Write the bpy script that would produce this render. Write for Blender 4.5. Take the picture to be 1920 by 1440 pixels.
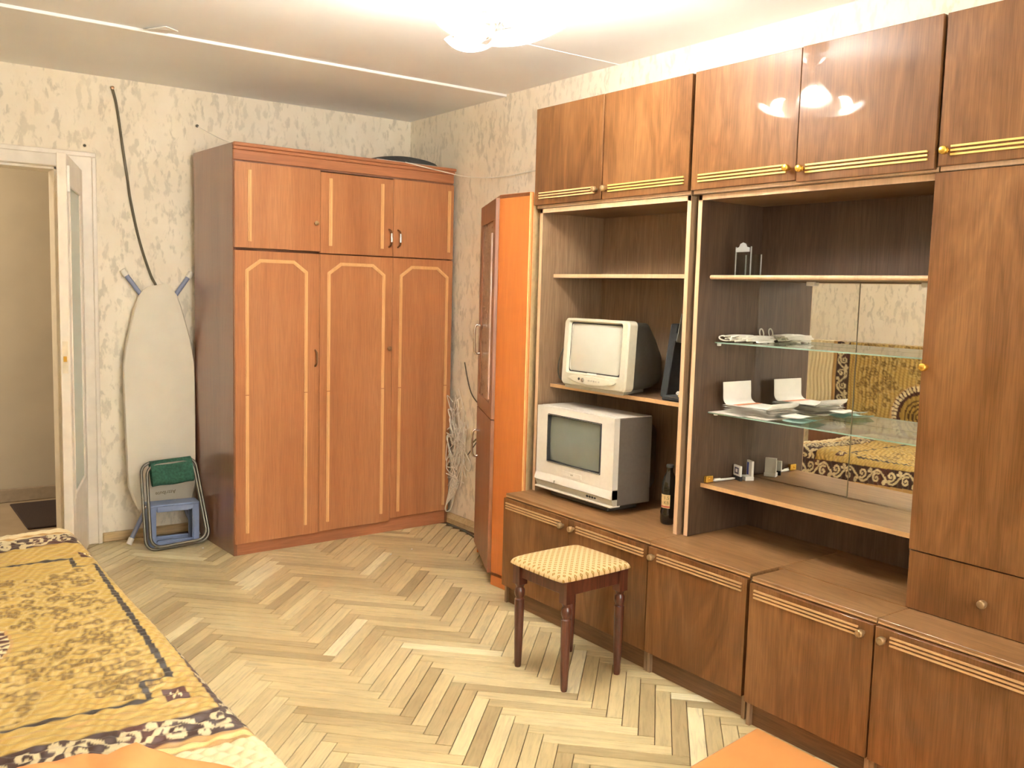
import bpy, bmesh, math, random
import numpy as np
from mathutils import Vector, Matrix
random.seed(7); RNG = np.random.default_rng(7)
PI = math.pi
S = bpy.context.scene
for o in list(bpy.data.objects): bpy.data.objects.remove(o, do_unlink=True)

# ------------------------------------------------------------------ camera, world, exposure
FPX, YAW, PITCH, ROLL = 1730.9, math.radians(36.10), math.radians(-5.72), math.radians(1.53)
CAM = Vector((-3.018, -5.426, 1.457))
_cy, _sy, _cp, _sp, _cr, _sr = math.cos(YAW), math.sin(YAW), math.cos(PITCH), math.sin(PITCH), math.cos(ROLL), math.sin(ROLL)
_f = Vector((_sy*_cp, _cy*_cp, _sp)); _r = Vector((_cy, -_sy, 0)); _u = _r.cross(_f)
_R = _r*_cr + _u*_sr; _U = -_r*_sr + _u*_cr
cam = bpy.data.cameras.new('camera'); camo = bpy.data.objects.new('camera', cam); S.collection.objects.link(camo)
M = Matrix.Identity(4)
for i in range(3): M[i][0], M[i][1], M[i][2], M[i][3] = _R[i], _U[i], -_f[i], CAM[i]
camo.matrix_world = M
cam.sensor_width = 36; cam.lens = 36*FPX/1920; cam.clip_start = .05
S.camera = camo
W = bpy.data.worlds.new('World'); S.world = W; W.use_nodes = True
W.node_tree.nodes['Background'].inputs[0].default_value = (1.0, .96, .90, 1)
W.node_tree.nodes['Background'].inputs[1].default_value = .9  # invented daylight, fills the room through the added window
BULB = 63.0          # strength of the lamp bulbs
HALL = 1.3            # watts of the hall lamp
S.view_settings.view_transform = 'Standard'; S.view_settings.look = 'None'
S.view_settings.exposure = 3.85; S.view_settings.gamma = 1; S.view_settings.use_curve_mapping = False
S.cycles.use_denoising = True
S.cycles.diffuse_bounces = 8; S.cycles.max_bounces = 14; S.cycles.glossy_bounces = 6; S.cycles.transmission_bounces = 10
S.cycles.sample_clamp_indirect = 12
S.cycles.caustics_refractive = False

# ------------------------------------------------------------------ mesh helpers
class MB:
    def __init__(s): s.v = []; s.f = []
    def add(s, vs, fs):
        n = len(s.v); s.v += [tuple(v) for v in vs]; s.f += [tuple(i+n for i in f) for f in fs]; return s
    def box(s, x0, x1, y0, y1, z0, z1):
        x0, x1 = sorted((x0, x1)); y0, y1 = sorted((y0, y1)); z0, z1 = sorted((z0, z1))
        return s.add([(x0,y0,z0),(x1,y0,z0),(x1,y1,z0),(x0,y1,z0),(x0,y0,z1),(x1,y0,z1),(x1,y1,z1),(x0,y1,z1)],
                     [(0,3,2,1),(4,5,6,7),(0,1,5,4),(1,2,6,5),(2,3,7,6),(3,0,4,7)])
    def prism(s, poly, z0, z1, axis='z'):
        # poly counter-clockwise 2D; axis z: (x,y); axis y: (x,z) extruded along y; axis x: (y,z) along x
        def P(a, b, c): return {'z': (a,b,c), 'y': (a,c,b), 'x': (c,a,b)}[axis]
        n = len(poly)
        vs = [P(a,b,z0) for a,b in poly] + [P(a,b,z1) for a,b in poly]
        fs = [tuple(range(n))[::-1], tuple(range(n,2*n))] + [(i,(i+1)%n,n+(i+1)%n,n+i) for i in range(n)]
        return s.add(vs, fs)
    def tube(s, pts, r, n=8, caps=True, closed=False):
        P = [Vector(p) for p in pts]; m = len(P); R = r if hasattr(r, '__len__') else [r]*m
        vs = []; prev = None
        for i in range(m):
            if closed: t = (P[(i+1)%m]-P[i-1])
            else: t = P[min(i+1,m-1)]-P[max(i-1,0)]
            if t.length < 1e-9: t = Vector((0,0,1))
            t.normalize()
            if prev is None:
                a = Vector((0,0,1)) if abs(t.z) < .9 else Vector((1,0,0)); u = t.cross(a).normalized()
            else:
                u = (prev - t*prev.dot(t))
                u = u.normalized() if u.length > 1e-6 else t.orthogonal().normalized()
            prev = u; w = t.cross(u)
            for k in range(n):
                a = 2*PI*k/n; vs.append(P[i]+u*(R[i]*math.cos(a))+w*(R[i]*math.sin(a)))
        fs = []
        for i in range(m if closed else m-1):
            j = (i+1)%m
            for k in range(n): fs.append((i*n+k, i*n+(k+1)%n, j*n+(k+1)%n, j*n+k))
        if caps and not closed: fs += [tuple(range(n))[::-1], tuple(range((m-1)*n, m*n))]
        return s.add(vs, fs)
    def lathe(s, prof, n=20, c=(0,0,0), axis=(0,0,1)):
        # prof: (radius, height) along axis from c
        a = Vector(axis).normalized(); u = a.orthogonal().normalized(); w = a.cross(u); c = Vector(c)
        vs = []
        for r, h in prof:
            for k in range(n):
                t = 2*PI*k/n; vs.append(c + a*h + u*(r*math.cos(t)) + w*(r*math.sin(t)))
        m = len(prof); fs = [(i*n+k, i*n+(k+1)%n, (i+1)*n+(k+1)%n, (i+1)*n+k) for i in range(m-1) for k in range(n)]
        if prof[0][0] > 1e-6: fs.append(tuple(range(n))[::-1])
        if prof[-1][0] > 1e-6: fs.append(tuple(range((m-1)*n, m*n)))
        return s.add(vs, fs)
    def grid(s, rows):
        n = len(rows[0]); m = len(rows)
        return s.add([p for r in rows for p in r], [(i*n+j, i*n+j+1, (i+1)*n+j+1, (i+1)*n+j) for i in range(m-1) for j in range(n-1)])
    def xf(s, mat):
        s.v = [tuple(mat @ Vector(v)) for v in s.v]; return s

def spline(pts, k=6):
    P = [Vector(p) for p in pts]; out = []
    for i in range(len(P)-1):
        a = P[max(i-1,0)]; b = P[i]; c = P[i+1]; d = P[min(i+2,len(P)-1)]
        for j in range(k):
            t = j/k
            out.append(.5*((2*b)+(c-a)*t+(2*a-5*b+4*c-d)*t*t+(3*b-a-3*c+d)*t**3))
    out.append(P[-1]); return out

def wpos(o):
    v = Vector((0,0,0))
    while o is not None: v += o.location; o = o.parent
    return v
def link(o): S.collection.objects.link(o); return o
def obj(name, mb, mat, parent=None, bevel=0, seg=1, smooth=None, local=False, solid=0):
    """link the builder as ONE mesh object; vertices are given in world space unless local=True"""
    me = bpy.data.meshes.new(name); off = Vector((0,0,0)) if (local or parent is None) else wpos(parent)
    vs = [(v[0]-off.x, v[1]-off.y, v[2]-off.z) for v in mb.v]
    me.from_pydata(vs, [], mb.f); 
    bm = bmesh.new(); bm.from_mesh(me)
    bmesh.ops.recalc_face_normals(bm, faces=bm.faces)
    if solid: bmesh.ops.solidify(bm, geom=bm.faces[:], thickness=solid)
    if bevel: bmesh.ops.bevel(bm, geom=bm.edges[:], offset=bevel, segments=seg, affect='EDGES', clamp_overlap=True)
    bm.to_mesh(me); bm.free()
    if smooth is not None:
        me.polygons.foreach_set('use_smooth', [True]*len(me.polygons)); me.set_sharp_from_angle(angle=math.radians(smooth))
    me.materials.append(mat)
    o = bpy.data.objects.new(name, me); link(o)
    if parent is not None: o.parent = parent
    return o
def tag(o, label, cat, group=None):
    o['label'] = label; o['category'] = cat
    if group: o['group'] = group
    return o
def thing(name, label, cat, loc=(0,0,0), rotz=0, group=None):
    o = bpy.data.objects.new(name, None); link(o); o.empty_display_size = .05
    o.location = loc; o.rotation_euler = (0,0,rotz); return tag(o, label, cat, group)
def struct(name, mb, mat, **k):
    o = obj(name, mb, mat, **k); o['kind'] = 'structure'; return o
def box(*a): return MB().box(*a)
def copytree(r, loc=None, label=None):
    n = r.copy(); link(n)
    if loc is not None: n.location = loc
    if label: n['label'] = label
    for ch in list(r.children):
        c = ch.copy(); link(c); c.parent = n
        for g in list(ch.children):
            d = g.copy(); link(d); d.parent = c
    return n
def text_mesh(name, body, size, mat, parent, origin, xdir, ydir, depth=.0004):
    """flat lettering converted to a mesh and laid with its baseline along xdir"""
    cu = bpy.data.curves.new(name, 'FONT'); cu.body = body; cu.size = size; cu.align_x = 'CENTER'; cu.align_y = 'CENTER'; cu.extrude = depth
    t = bpy.data.objects.new(name, cu); link(t)
    dg = bpy.context.evaluated_depsgraph_get(); me = bpy.data.meshes.new_from_object(t.evaluated_get(dg))
    bpy.data.objects.remove(t); bpy.data.curves.remove(cu)
    X = Vector(xdir).normalized(); Y = Vector(ydir).normalized(); Z = X.cross(Y); m = Matrix.Identity(4)
    for i in range(3): m[i][0], m[i][1], m[i][2], m[i][3] = X[i], Y[i], Z[i], origin[i]
    if parent is not None: m = Matrix.Translation(-wpos(parent)) @ m
    me.transform(m); me.materials.clear(); me.materials.append(mat)
    o = bpy.data.objects.new(name, me); link(o)
    if parent is not None: o.parent = parent
    return o

# ------------------------------------------------------------------ material helpers
class NT:
    def __init__(s, name):
        s.m = bpy.data.materials.new(name); s.m.use_nodes = True; s.t = s.m.node_tree; s.n = s.t.nodes
        s.b = s.n['Principled BSDF']
    def new(s, typ, **k):
        n = s.n.new(typ)
        for a, v in k.items(): setattr(n, a, v)
        return n
    def L(s, a, b): s.t.links.new(a, b)
    def co(s, scale=(1,1,1), src='Object', rnd=0, rot=(0,0,0)):
        tc = s.new('ShaderNodeTexCoord'); mp = s.new('ShaderNodeMapping'); mp.inputs['Scale'].default_value = scale; mp.inputs['Rotation'].default_value = rot
        s.L(tc.outputs[src], mp.inputs['Vector'])
        if rnd:
            oi = s.new('ShaderNodeObjectInfo'); mu = s.new('ShaderNodeMath', operation='MULTIPLY'); mu.inputs[1].default_value = rnd
            s.L(oi.outputs['Random'], mu.inputs[0]); cb = s.new('ShaderNodeCombineXYZ')
            for i in range(3): s.L(mu.outputs[0], cb.inputs[i])
            s.L(cb.outputs[0], mp.inputs['Location'])
        return mp.outputs[0]
    def noise(s, vec, scale=5, detail=3, rough=.5, dist=0):
        n = s.new('ShaderNodeTexNoise'); n.inputs['Scale'].default_value = scale; n.inputs['Detail'].default_value = detail
        n.inputs['Roughness'].default_value = rough; n.inputs['Distortion'].default_value = dist; s.L(vec, n.inputs['Vector']); return n.outputs['Fac']
    def ramp(s, fac, stops, interp='LINEAR'):
        r = s.new('ShaderNodeValToRGB'); r.color_ramp.interpolation = interp; e = r.color_ramp.elements
        while len(e) < len(stops): e.new(.5)
        for i, (p, c) in enumerate(stops):
            e[i].position = p; e[i].color = (*c, 1) if hasattr(c, '__len__') else (c, c, c, 1)
        s.L(fac, r.inputs[0]); return r.outputs[0]
    def mix(s, fac, a, b, typ='MIX'):
        m = s.new('ShaderNodeMix', data_type='RGBA', blend_type=typ)
        for sock, v in ((m.inputs[0], fac), (m.inputs[6], a), (m.inputs[7], b)):
            if hasattr(v, 'is_linked') or isinstance(v, bpy.types.NodeSocket): s.L(v, sock)
            elif hasattr(v, '__len__'): sock.default_value = (*v, 1)
            else: sock.default_value = v
        return m.outputs[2]
    def math(s, op, a, b=0):
        m = s.new('ShaderNodeMath', operation=op)
        for sock, v in ((m.inputs[0], a), (m.inputs[1], b)):
            if isinstance(v, bpy.types.NodeSocket): s.L(v, sock)
            else: sock.default_value = v
        return m.outputs[0]
    def bump(s, h, strength=.2, dist=.002):
        b = s.new('ShaderNodeBump'); b.inputs['Strength'].default_value = strength; b.inputs['Distance'].default_value = dist
        s.L(h, b.inputs['Height']); s.L(b.outputs[0], s.b.inputs['Normal'])
    def set(s, **k):
        for a, v in k.items():
            i = s.b.inputs[a.replace('_', ' ')]
            if isinstance(v, bpy.types.NodeSocket): s.L(v, i)
            elif hasattr(v, '__len__') and len(v) == 3: i.default_value = (*v, 1)
            else: i.default_value = v
        return s.m

def plain(name, col, rough=.5, var=.12, scale=30, metal=0, bump=0, **k):
    t = NT(name); f = t.noise(t.co(), scale, 3)
    c = t.ramp(f, [(.3, tuple(x*(1-var) for x in col)), (.7, tuple(min(1, x*(1+var)) for x in col))])
    if bump: t.bump(t.noise(t.co(), scale*8, 2), bump, .001)
    return t.set(Base_Color=c, Roughness=rough, Metallic=metal, **k)

def wood(name, dark, mid, light, rough=.35, coat=0, coat_rough=.05, axis='z', fig=9, grain=.4, stripes=0, pores=.25, ior=1.5, el=.11):
    """veneer: long figure along one axis, flame bands, fine pores"""
    t = NT(name); k = {'z': 2, 'x': 0, 'y': 1}[axis]
    sc = [1, 1, 1]; sc[k] = el
    v = t.co(tuple(sc), rnd=37)
    a = t.noise(v, fig, 4, .55, .6)
    w = t.math('MULTIPLY', a, 5.5); w = t.math('FRACT', w); w = t.math('PINGPONG', w, .5); w = t.math('MULTIPLY', w, 2)
    b = t.noise(v, fig*.45, 2, .5, 1.2)
    m1 = t.math('ADD', t.math('MULTIPLY', w, grain), t.math('MULTIPLY', b, 1-grain))
    if stripes:
        sc2 = [1, 1, 1]; sc2[k] = .0
        st = t.noise(t.co(tuple(sc2), rnd=11), stripes, 1, .3)
        m1 = t.math('ADD', t.math('MULTIPLY', m1, .55), t.math('MULTIPLY', st, .5))
    c = t.ramp(m1, [(.25, dark), (.5, mid), (.75, light)])
    sc3 = [1, 1, 1]; sc3[k] = .03
    p = t.ramp(t.noise(t.co(tuple(sc3), rnd=5), 260, 2), [(.35, 1-pores), (.6, 1.0)])
    c = t.mix(1.0, c, p, 'MULTIPLY')
    t.set(Base_Color=c, Roughness=rough)
    if coat: t.set(Coat_Weight=coat, Coat_Roughness=coat_rough, Coat_IOR=ior)
    return t.m

# palette
m_unit = wood('walnut_lacquer', (.125,.050,.015), (.195,.083,.027), (.265,.122,.044), rough=.42, coat=.42, coat_rough=.03, fig=5.5, grain=.22, pores=.22, ior=1.5, el=.22)
m_unit.node_tree.nodes['Principled BSDF'].inputs['Specular IOR Level'].default_value = .2
m_unit_h = wood('walnut_top', (.24,.12,.045), (.31,.162,.066), (.37,.205,.09), rough=.38, axis='y', fig=14, grain=.3)
m_case = wood('walnut_case', (.27,.165,.090), (.33,.21,.12), (.385,.255,.15), rough=.45, fig=16, grain=.25)
m_case_h = wood('walnut_shelf', (.20,.115,.058), (.26,.15,.077), (.31,.185,.098), rough=.4, axis='y', fig=16, grain=.25)
m_case_shaded = wood('shaded_walnut_case', (.085,.048,.028), (.115,.067,.039), (.145,.088,.052), rough=.45, fig=16, grain=.25)  # case walnut darkened to hold the shade inside the display unit
m_edge = wood('beige_edging', (.62,.40,.24), (.69,.46,.28), (.75,.52,.33), rough=.4, fig=20, grain=.2, pores=.06)
m_plinth = wood('dark_plinth', (.13,.062,.026), (.18,.088,.038), (.22,.11,.05), rough=.5, axis='y', fig=12, grain=.25)
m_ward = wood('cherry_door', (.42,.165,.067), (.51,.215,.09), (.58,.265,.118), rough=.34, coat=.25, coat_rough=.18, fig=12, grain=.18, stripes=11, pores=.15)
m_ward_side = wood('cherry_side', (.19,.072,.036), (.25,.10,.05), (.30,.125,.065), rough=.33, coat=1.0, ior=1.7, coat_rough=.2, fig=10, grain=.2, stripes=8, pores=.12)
m_ward_h = wood('cherry_crown', (.38,.15,.07), (.46,.185,.085), (.52,.215,.10), rough=.36, axis='x', fig=12, grain=.2, pores=.12)
m_mould = wood('light_moulding', (.74,.42,.18), (.80,.48,.22), (.85,.54,.26), rough=.35, fig=14, grain=.2, pores=.08)
m_orange = wood('orange_laminate', (.56,.165,.033), (.62,.195,.044), (.67,.235,.056), rough=.36, fig=7, grain=.12, pores=.08)
m_brownfront = wood('brown_front', (.24,.10,.05), (.31,.13,.065), (.37,.17,.085), rough=.35, fig=10, grain=.2)
m_fibre = plain('raw_fibreboard', (.84,.62,.32), .7, .08, 40)
m_legwood = wood('mahogany_leg', (.075,.02,.012), (.11,.03,.017), (.15,.045,.025), rough=.3, coat=.5, coat_rough=.12, fig=16)
m_white = plain('white_paint', (.80,.74,.64), .35, .05, 14)
m_whitep = plain('white_plastic', (.84,.82,.76), .4, .03)
m_paper = plain('white_paper', (.86,.83,.77), .7, .03)
m_cable_w = plain('white_cable', (.80,.77,.68), .5, .05)
m_cable_d = plain('dark_cable', (.10,.09,.065), .5, .1)
m_black = plain('black_plastic', (.022,.022,.022), .4, .15)
m_blackm = plain('black_matte', (.03,.032,.034), .65, .2)
m_silver = plain('silver_plastic', (.72,.68,.60), .38, .03, 60)
m_silverb = plain('beige_silver_plastic', (.60,.56,.44), .38, .03, 60)
m_silver2 = plain('dull_silver_plastic', (.50,.47,.38), .42, .05, 60)
m_casing = plain('shaded_silver_plastic', (.15,.125,.10), .5, .05, 60)  # silver casing darkened, shade of its sides put into the colour
m_greyp = plain('grey_plastic', (.36,.33,.25), .45, .05, 60)
m_housing = plain('grey_housing', (.062,.055,.042), .5, .1, 120)
m_screen1 = plain('screen_glass_reflection', (.60,.60,.52), .22, .03, 8, Coat_Weight=1.0, Coat_Roughness=.06)  # base lightened to stand in for the bright room reflected in it
m_screen2 = plain('screen_glass_grey', (.20,.22,.18), .2, .05, 8, Coat_Weight=1.0, Coat_Roughness=.05)
m_gold = plain('brass_gold', (.83,.52,.10), .26, .06, 40, metal=.85)
m_goldline = plain('gold_strip', (.86,.62,.20), .32, .05, 40, metal=.35)
m_tanline = plain('tan_strip', (.56,.34,.16), .4, .06, 40)
m_knob2 = plain('worn_brass', (.40,.27,.14), .35, .1, 40, metal=.6)
m_chrome = plain('chrome', (.72,.70,.68), .14, .03, metal=1)
m_nickel = plain('satin_nickel', (.34,.31,.28), .25, .05, metal=1)
m_steel = plain('grey_tube', (.21,.20,.165), .3, .1, 20, metal=.7)
m_bronze = plain('bronze_pull', (.30,.17,.09), .3, .1, metal=.8)
m_green = plain('green_canvas', (.030,.115,.075), .85, .3, 90, bump=.5)
m_blue = plain('blue_plastic', (.22,.285,.47), .45, .07, 12)
m_bluetube = plain('blue_tube', (.25,.29,.44), .3, .05)
m_board = plain('ironing_cover', (.74,.69,.58), .8, .03, 6, bump=.15)
m_orangecloth = plain('orange_cloth', (.86,.33,.11), .8, .06, 9, bump=.3)
m_rug = plain('dark_mat', (.04,.022,.016), .9, .3, 200, bump=.5)
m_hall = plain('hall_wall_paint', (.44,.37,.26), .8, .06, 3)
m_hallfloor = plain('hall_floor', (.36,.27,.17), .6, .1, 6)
m_subfloor = plain('subfloor', (.16,.095,.045), .9, .2, 8)
m_ceil = plain('whitewash', (.89,.90,.91), .9, .02, 2.2)
m_base = wood('skirting_wood', (.52,.36,.18), (.60,.43,.22), (.66,.49,.27), rough=.5, axis='x', fig=8)
m_rubber = plain('white_cap', (.85,.82,.74), .5, .03)
m_red = plain('pinkish_red', (.55,.12,.08), .5, .1)
m_teal = plain('pale_teal_paper', (.45,.68,.64), .6, .06)
m_bluep = plain('blue_print', (.05,.09,.42), .5, .1)
m_navy = plain('dark_print', (.10,.09,.13), .5, .1)
m_orangestripe = plain('orange_stripe', (.74,.27,.13), .7, .05)
m_ink = plain('olive_ink', (.25,.21,.09), .6, .1)
m_yellow = plain('cream_yellow', (.88,.74,.36), .5, .05)
m_label = plain('bottle_label', (.80,.60,.30), .5, .1, 60)
m_bulbbase = plain('lamp_base_plastic', (.55,.45,.36), .4, .05)

t = NT('bottle_glass'); m_bottle = t.set(Base_Color=(.012,.009,.006), Roughness=.08, Coat_Weight=.6)
t = NT('mirror_glass'); m_mirror = t.set(Base_Color=(.90,.90,.86), Metallic=1.0, Roughness=.008)
def thin_glass(name, tint, ior=1.5):
    t = NT(name); tr = t.new('ShaderNodeBsdfTransparent'); tr.inputs[0].default_value = (*tint, 1)
    gl = t.new('ShaderNodeBsdfGlossy'); gl.inputs['Roughness'].default_value = .0
    lw = t.new('ShaderNodeLayerWeight'); lw.inputs['Blend'].default_value = .5; fz = t.math('ADD', .045, t.math('MULTIPLY', t.math('POWER', lw.outputs['Facing'], 5.), .9)); mx = t.new('ShaderNodeMixShader')
    t.L(fz, mx.inputs[0]); t.L(tr.outputs[0], mx.inputs[1]); t.L(gl.outputs[0], mx.inputs[2]); t.L(mx.outputs[0], t.n['Material Output'].inputs[0]); return t.m
m_pane = thin_glass('fill_window_pane', (.97,.98,.97)); m_shelfglass = thin_glass('shelf_glass', (.90,.97,.93)); m_glass = thin_glass('clear_glass', (.95,.97,.95))
t = NT('glass_rim'); m_rim = t.set(Base_Color=(.45,.66,.55), Roughness=.15, Transmission_Weight=.4)
t = NT('frosted_glass'); m_frost = t.set(Base_Color=(.86,.88,.86), Roughness=.5, Transmission_Weight=.6, IOR=1.3)
t = NT('green_door_glass'); m_doorglass = t.set(Base_Color=(.62,.74,.64), Roughness=.22, Transmission_Weight=.25, IOR=1.45)
t = NT('milk_glass'); _d = t.new('ShaderNodeBsdfDiffuse'); _d.inputs[0].default_value = (.93,.92,.90,1); _t = t.new('ShaderNodeBsdfTranslucent'); _t.inputs[0].default_value = (.95,.94,.92,1)
_g = t.new('ShaderNodeBsdfGlossy'); _g.inputs['Roughness'].default_value = .1; _m = t.new('ShaderNodeMixShader'); _m.inputs[0].default_value = .5; t.L(_d.outputs[0], _m.inputs[1]); t.L(_t.outputs[0], _m.inputs[2])
_m2 = t.new('ShaderNodeMixShader'); _m2.inputs[0].default_value = .06; t.L(_m.outputs[0], _m2.inputs[1]); t.L(_g.outputs[0], _m2.inputs[2])
_p = t.new('ShaderNodeBsdfTransparent'); _p.inputs[0].default_value = (1,.99,.97,1); _m3 = t.new('ShaderNodeMixShader'); _m3.inputs[0].default_value = .30; t.L(_m2.outputs[0], _m3.inputs[1]); t.L(_p.outputs[0], _m3.inputs[2])
t.L(_m3.outputs[0], t.n['Material Output'].inputs[0]); m_milk = t.m
t = NT('lit_bulb'); m_bulb = t.set(Base_Color=(1,1,1), Emission_Color=(1.0,.945,.86), Emission_Strength=BULB)

# wallpaper: cream with drifting grey-green brush leaves
def wallpaper():
    t = NT('wallpaper'); tc = t.new('ShaderNodeTexCoord')
    def vv(scale, rot=(0,0,0)):
        mp = t.new('ShaderNodeMapping'); mp.inputs['Scale'].default_value = scale; mp.inputs['Rotation'].default_value = rot; t.L(tc.outputs['Object'], mp.inputs[0]); return mp.outputs[0]
    wob = t.new('ShaderNodeTexNoise'); wob.inputs['Scale'].default_value = 9; wob.inputs['Detail'].default_value = 2; t.L(tc.outputs['Object'], wob.inputs[0])
    def warp(scale, rot, amt):
        a = t.new('ShaderNodeVectorMath', operation='MULTIPLY_ADD'); t.L(wob.outputs['Color'], a.inputs[0]); a.inputs[1].default_value = (amt,)*3; t.L(tc.outputs['Object'], a.inputs[2])
        mp = t.new('ShaderNodeMapping'); mp.inputs['Scale'].default_value = scale; mp.inputs['Rotation'].default_value = rot; t.L(a.outputs[0], mp.inputs[0]); return mp.outputs[0]
    f1 = t.ramp(t.noise(warp((1,1,.42), (.0,.22,.0), .05), 29, 3, .55), [(.53, 0.), (.63, 1.)])
    f2 = t.ramp(t.noise(warp((1,1,.38), (.12,-.3,.0), .06), 19, 4, .6), [(.58, 0.), (.65, .9)])
    f3 = t.ramp(t.noise(vv((1,1,.5)), 4.5, 2), [(.32, .45), (.6, 1.)])
    f = t.math('MULTIPLY', t.math('MAXIMUM', f1, f2), f3)
    f = t.math('MULTIPLY', f, .60)
    c0 = t.ramp(t.noise(vv((1,1,.6)), 7, 4, .6), [(.3, (.86,.785,.645)), (.7, (.92,.855,.725))])
    c = t.mix(f, c0, (.53,.49,.39))
    t.bump(t.noise(vv((1,1,1)), 160, 3), .15, .001)
    return t.set(Base_Color=c, Roughness=.75)
m_wall = wallpaper()

# parquet: colour follows the board (UV along the board, per-board random)
def parquet():
    t = NT('oak_parquet'); uv = t.new('ShaderNodeUVMap', uv_map='board'); oi = t.new('ShaderNodeObjectInfo')
    at = t.new('ShaderNodeAttribute', attribute_name='rnd'); r = t.math('FRACT', t.math('ADD', oi.outputs['Random'], at.outputs['Fac']))
    cb = t.new('ShaderNodeCombineXYZ'); t.L(t.math('MULTIPLY', r, 53.), cb.inputs[2])
    ad = t.new('ShaderNodeVectorMath', operation='ADD'); t.L(uv.outputs[0], ad.inputs[0]); t.L(cb.outputs[0], ad.inputs[1])
    mp = t.new('ShaderNodeMapping'); mp.inputs['Scale'].default_value = (3, 30, 1); t.L(ad.outputs[0], mp.inputs[0])
    g = t.noise(mp.outputs[0], 2.2, 4, .6, .8)
    base = t.ramp(r, [(0, (.43,.335,.175)), (.15, (.54,.43,.23)), (.40, (.63,.515,.28)), (.70, (.70,.585,.33)), (.92, (.76,.65,.38)), (.97, (.90,.82,.55))])
    gr = t.ramp(g, [(.28, .74), (.5, .96), (.72, 1.06)])
    c = t.mix(1.0, base, gr, 'MULTIPLY')
    tc = t.new('ShaderNodeTexCoord'); ge = t.new('ShaderNodeNewGeometry')
    d = t.ramp(t.noise(ge.outputs['Position'], 2.6, 5, .6), [(.42, 1.0), (.72, .80)])      # worn dirt patches
    c = t.mix(.8, c, d, 'MULTIPLY')
    t.bump(g, .12, .001)
    return t.set(Base_Color=c, Roughness=.42, Coat_Weight=.12, Coat_Roughness=.3)
m_parquet = parquet()

# stool fabric: small gold diamonds on cream
def stoolfabric():
    t = NT('diamond_fabric'); v = t.co((1,1,1), rot=(0,0,PI/4)); sx = t.new('ShaderNodeSeparateXYZ'); t.L(v, sx.inputs[0])
    def tri(s):
        a = t.math('MULTIPLY', s, 50.); a = t.math('FRACT', a); a = t.math('SUBTRACT', a, .5); return t.math('ABSOLUTE', a)
    a, b = tri(sx.outputs[0]), tri(sx.outputs[1]); mx = t.math('MAXIMUM', a, b)
    f = t.ramp(mx, [(.0, 0.), (.09, 0.), (.10, 1.), (.23, 1.), (.25, 0.)], 'CONSTANT')
    f2 = t.ramp(mx, [(.0, 1.), (.10, 0.)], 'CONSTANT')
    c = t.mix(f, (.66,.47,.24), (.32,.18,.035)); c = t.mix(t.math('MULTIPLY', f2, .7), c, (.50,.32,.10))
    t.bump(t.noise(t.co(), 500, 2), .3, .001)
    return t.set(Base_Color=c, Roughness=.85)
m_stool = stoolfabric()

# woven spread, colour carried by the vertices
t = NT('woven_spread'); at = t.new('ShaderNodeAttribute', attribute_name='weave')
n_ = t.ramp(t.noise(t.co((1,1,1)), 420, 2), [(.3, .9), (.7, 1.06)]); m_spread = t.set(Base_Color=t.mix(1.0, at.outputs['Color'], n_, 'MULTIPLY'), Roughness=.48, Sheen_Weight=.2)

# ================================================================== SETTING
XR, XL, YB, YF = .06, -3.52, 0.0, -6.25          # right, left, back, front walls
ZC = 2.545
# back wall with doorway
DX0, DX1, DZ = -2.80, -2.03, 2.075
wb = MB(); wb.box(XL-.1, DX0, 0, .14, 0, 2.7); wb.box(DX1, XR+.1, 0, .14, 0, 2.7); wb.box(DX0, DX1, 0, .14, DZ, 2.7)
wall_back = struct('wall_back', wb, m_wall)
struct('wall_right', box(XR, XR+.12, YF-.1, 0, 0, 2.7), m_wall)
struct('wall_left', box(XL-.12, XL, YF-.1, 0, 0, 2.7), m_wall)
# wall behind the camera, with an unseen window added for fill daylight
wf = MB(); wf.box(XL-.1, -2.7, YF-.12, YF, 0, 2.7); wf.box(-1.0, XR+.1, YF-.12, YF, 0, 2.7); wf.box(-2.7, -1.0, YF-.12, YF, 0, .85); wf.box(-2.7, -1.0, YF-.12, YF, 2.25, 2.7)
struct('wall_front', wf, m_wall)
wn = MB()
for a in (-2.7, -1.88, -1.06): wn.box(a, a+.06, YF-.09, YF-.03, .85, 2.25)
for a in (.85, 2.19): wn.box(-2.7, -1.0, YF-.09, YF-.03, a, a+.06)
win = struct('fill_window_1', wn, m_white)
obj('pane', box(-2.64, -1.88, YF-.063, YF-.062, .91, 2.19), m_pane, win); obj('pane', box(-1.82, -1.06, YF-.063, YF-.062, .91, 2.19), m_pane, win)
# ceiling: two slabs with a small step between them
struct('ceiling', MB().box(XL-.1, XR+.1, YF-.1, -1.075, ZC+.012, 2.72).box(XL-.1, XR+.1, -1.075, .1, ZC, 2.72), m_ceil)
tr = MB(); tr.box(XL, XR, -1.084, -1.074, ZC-.001, ZC+.014)
struct('trim_2', tr, m_ceil, bevel=.002)
struct('trim_3', MB().box(-.9, XR, -2.013, -2.003, ZC+.009, ZC+.014), m_ceil)
fl = MB(); fl.add([(-1.90,-1.088,2.553),(-1.80,-1.088,2.553),(-1.78,-1.19,2.545),(-1.84,-1.22,2.548),(-1.90,-1.15,2.54)], [(0,1,2,3,4)])
tag(obj('plaster_flake', fl, m_ceil, solid=.003), 'loose curl of white plaster peeling off the ceiling joint', 'plaster flake')
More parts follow.
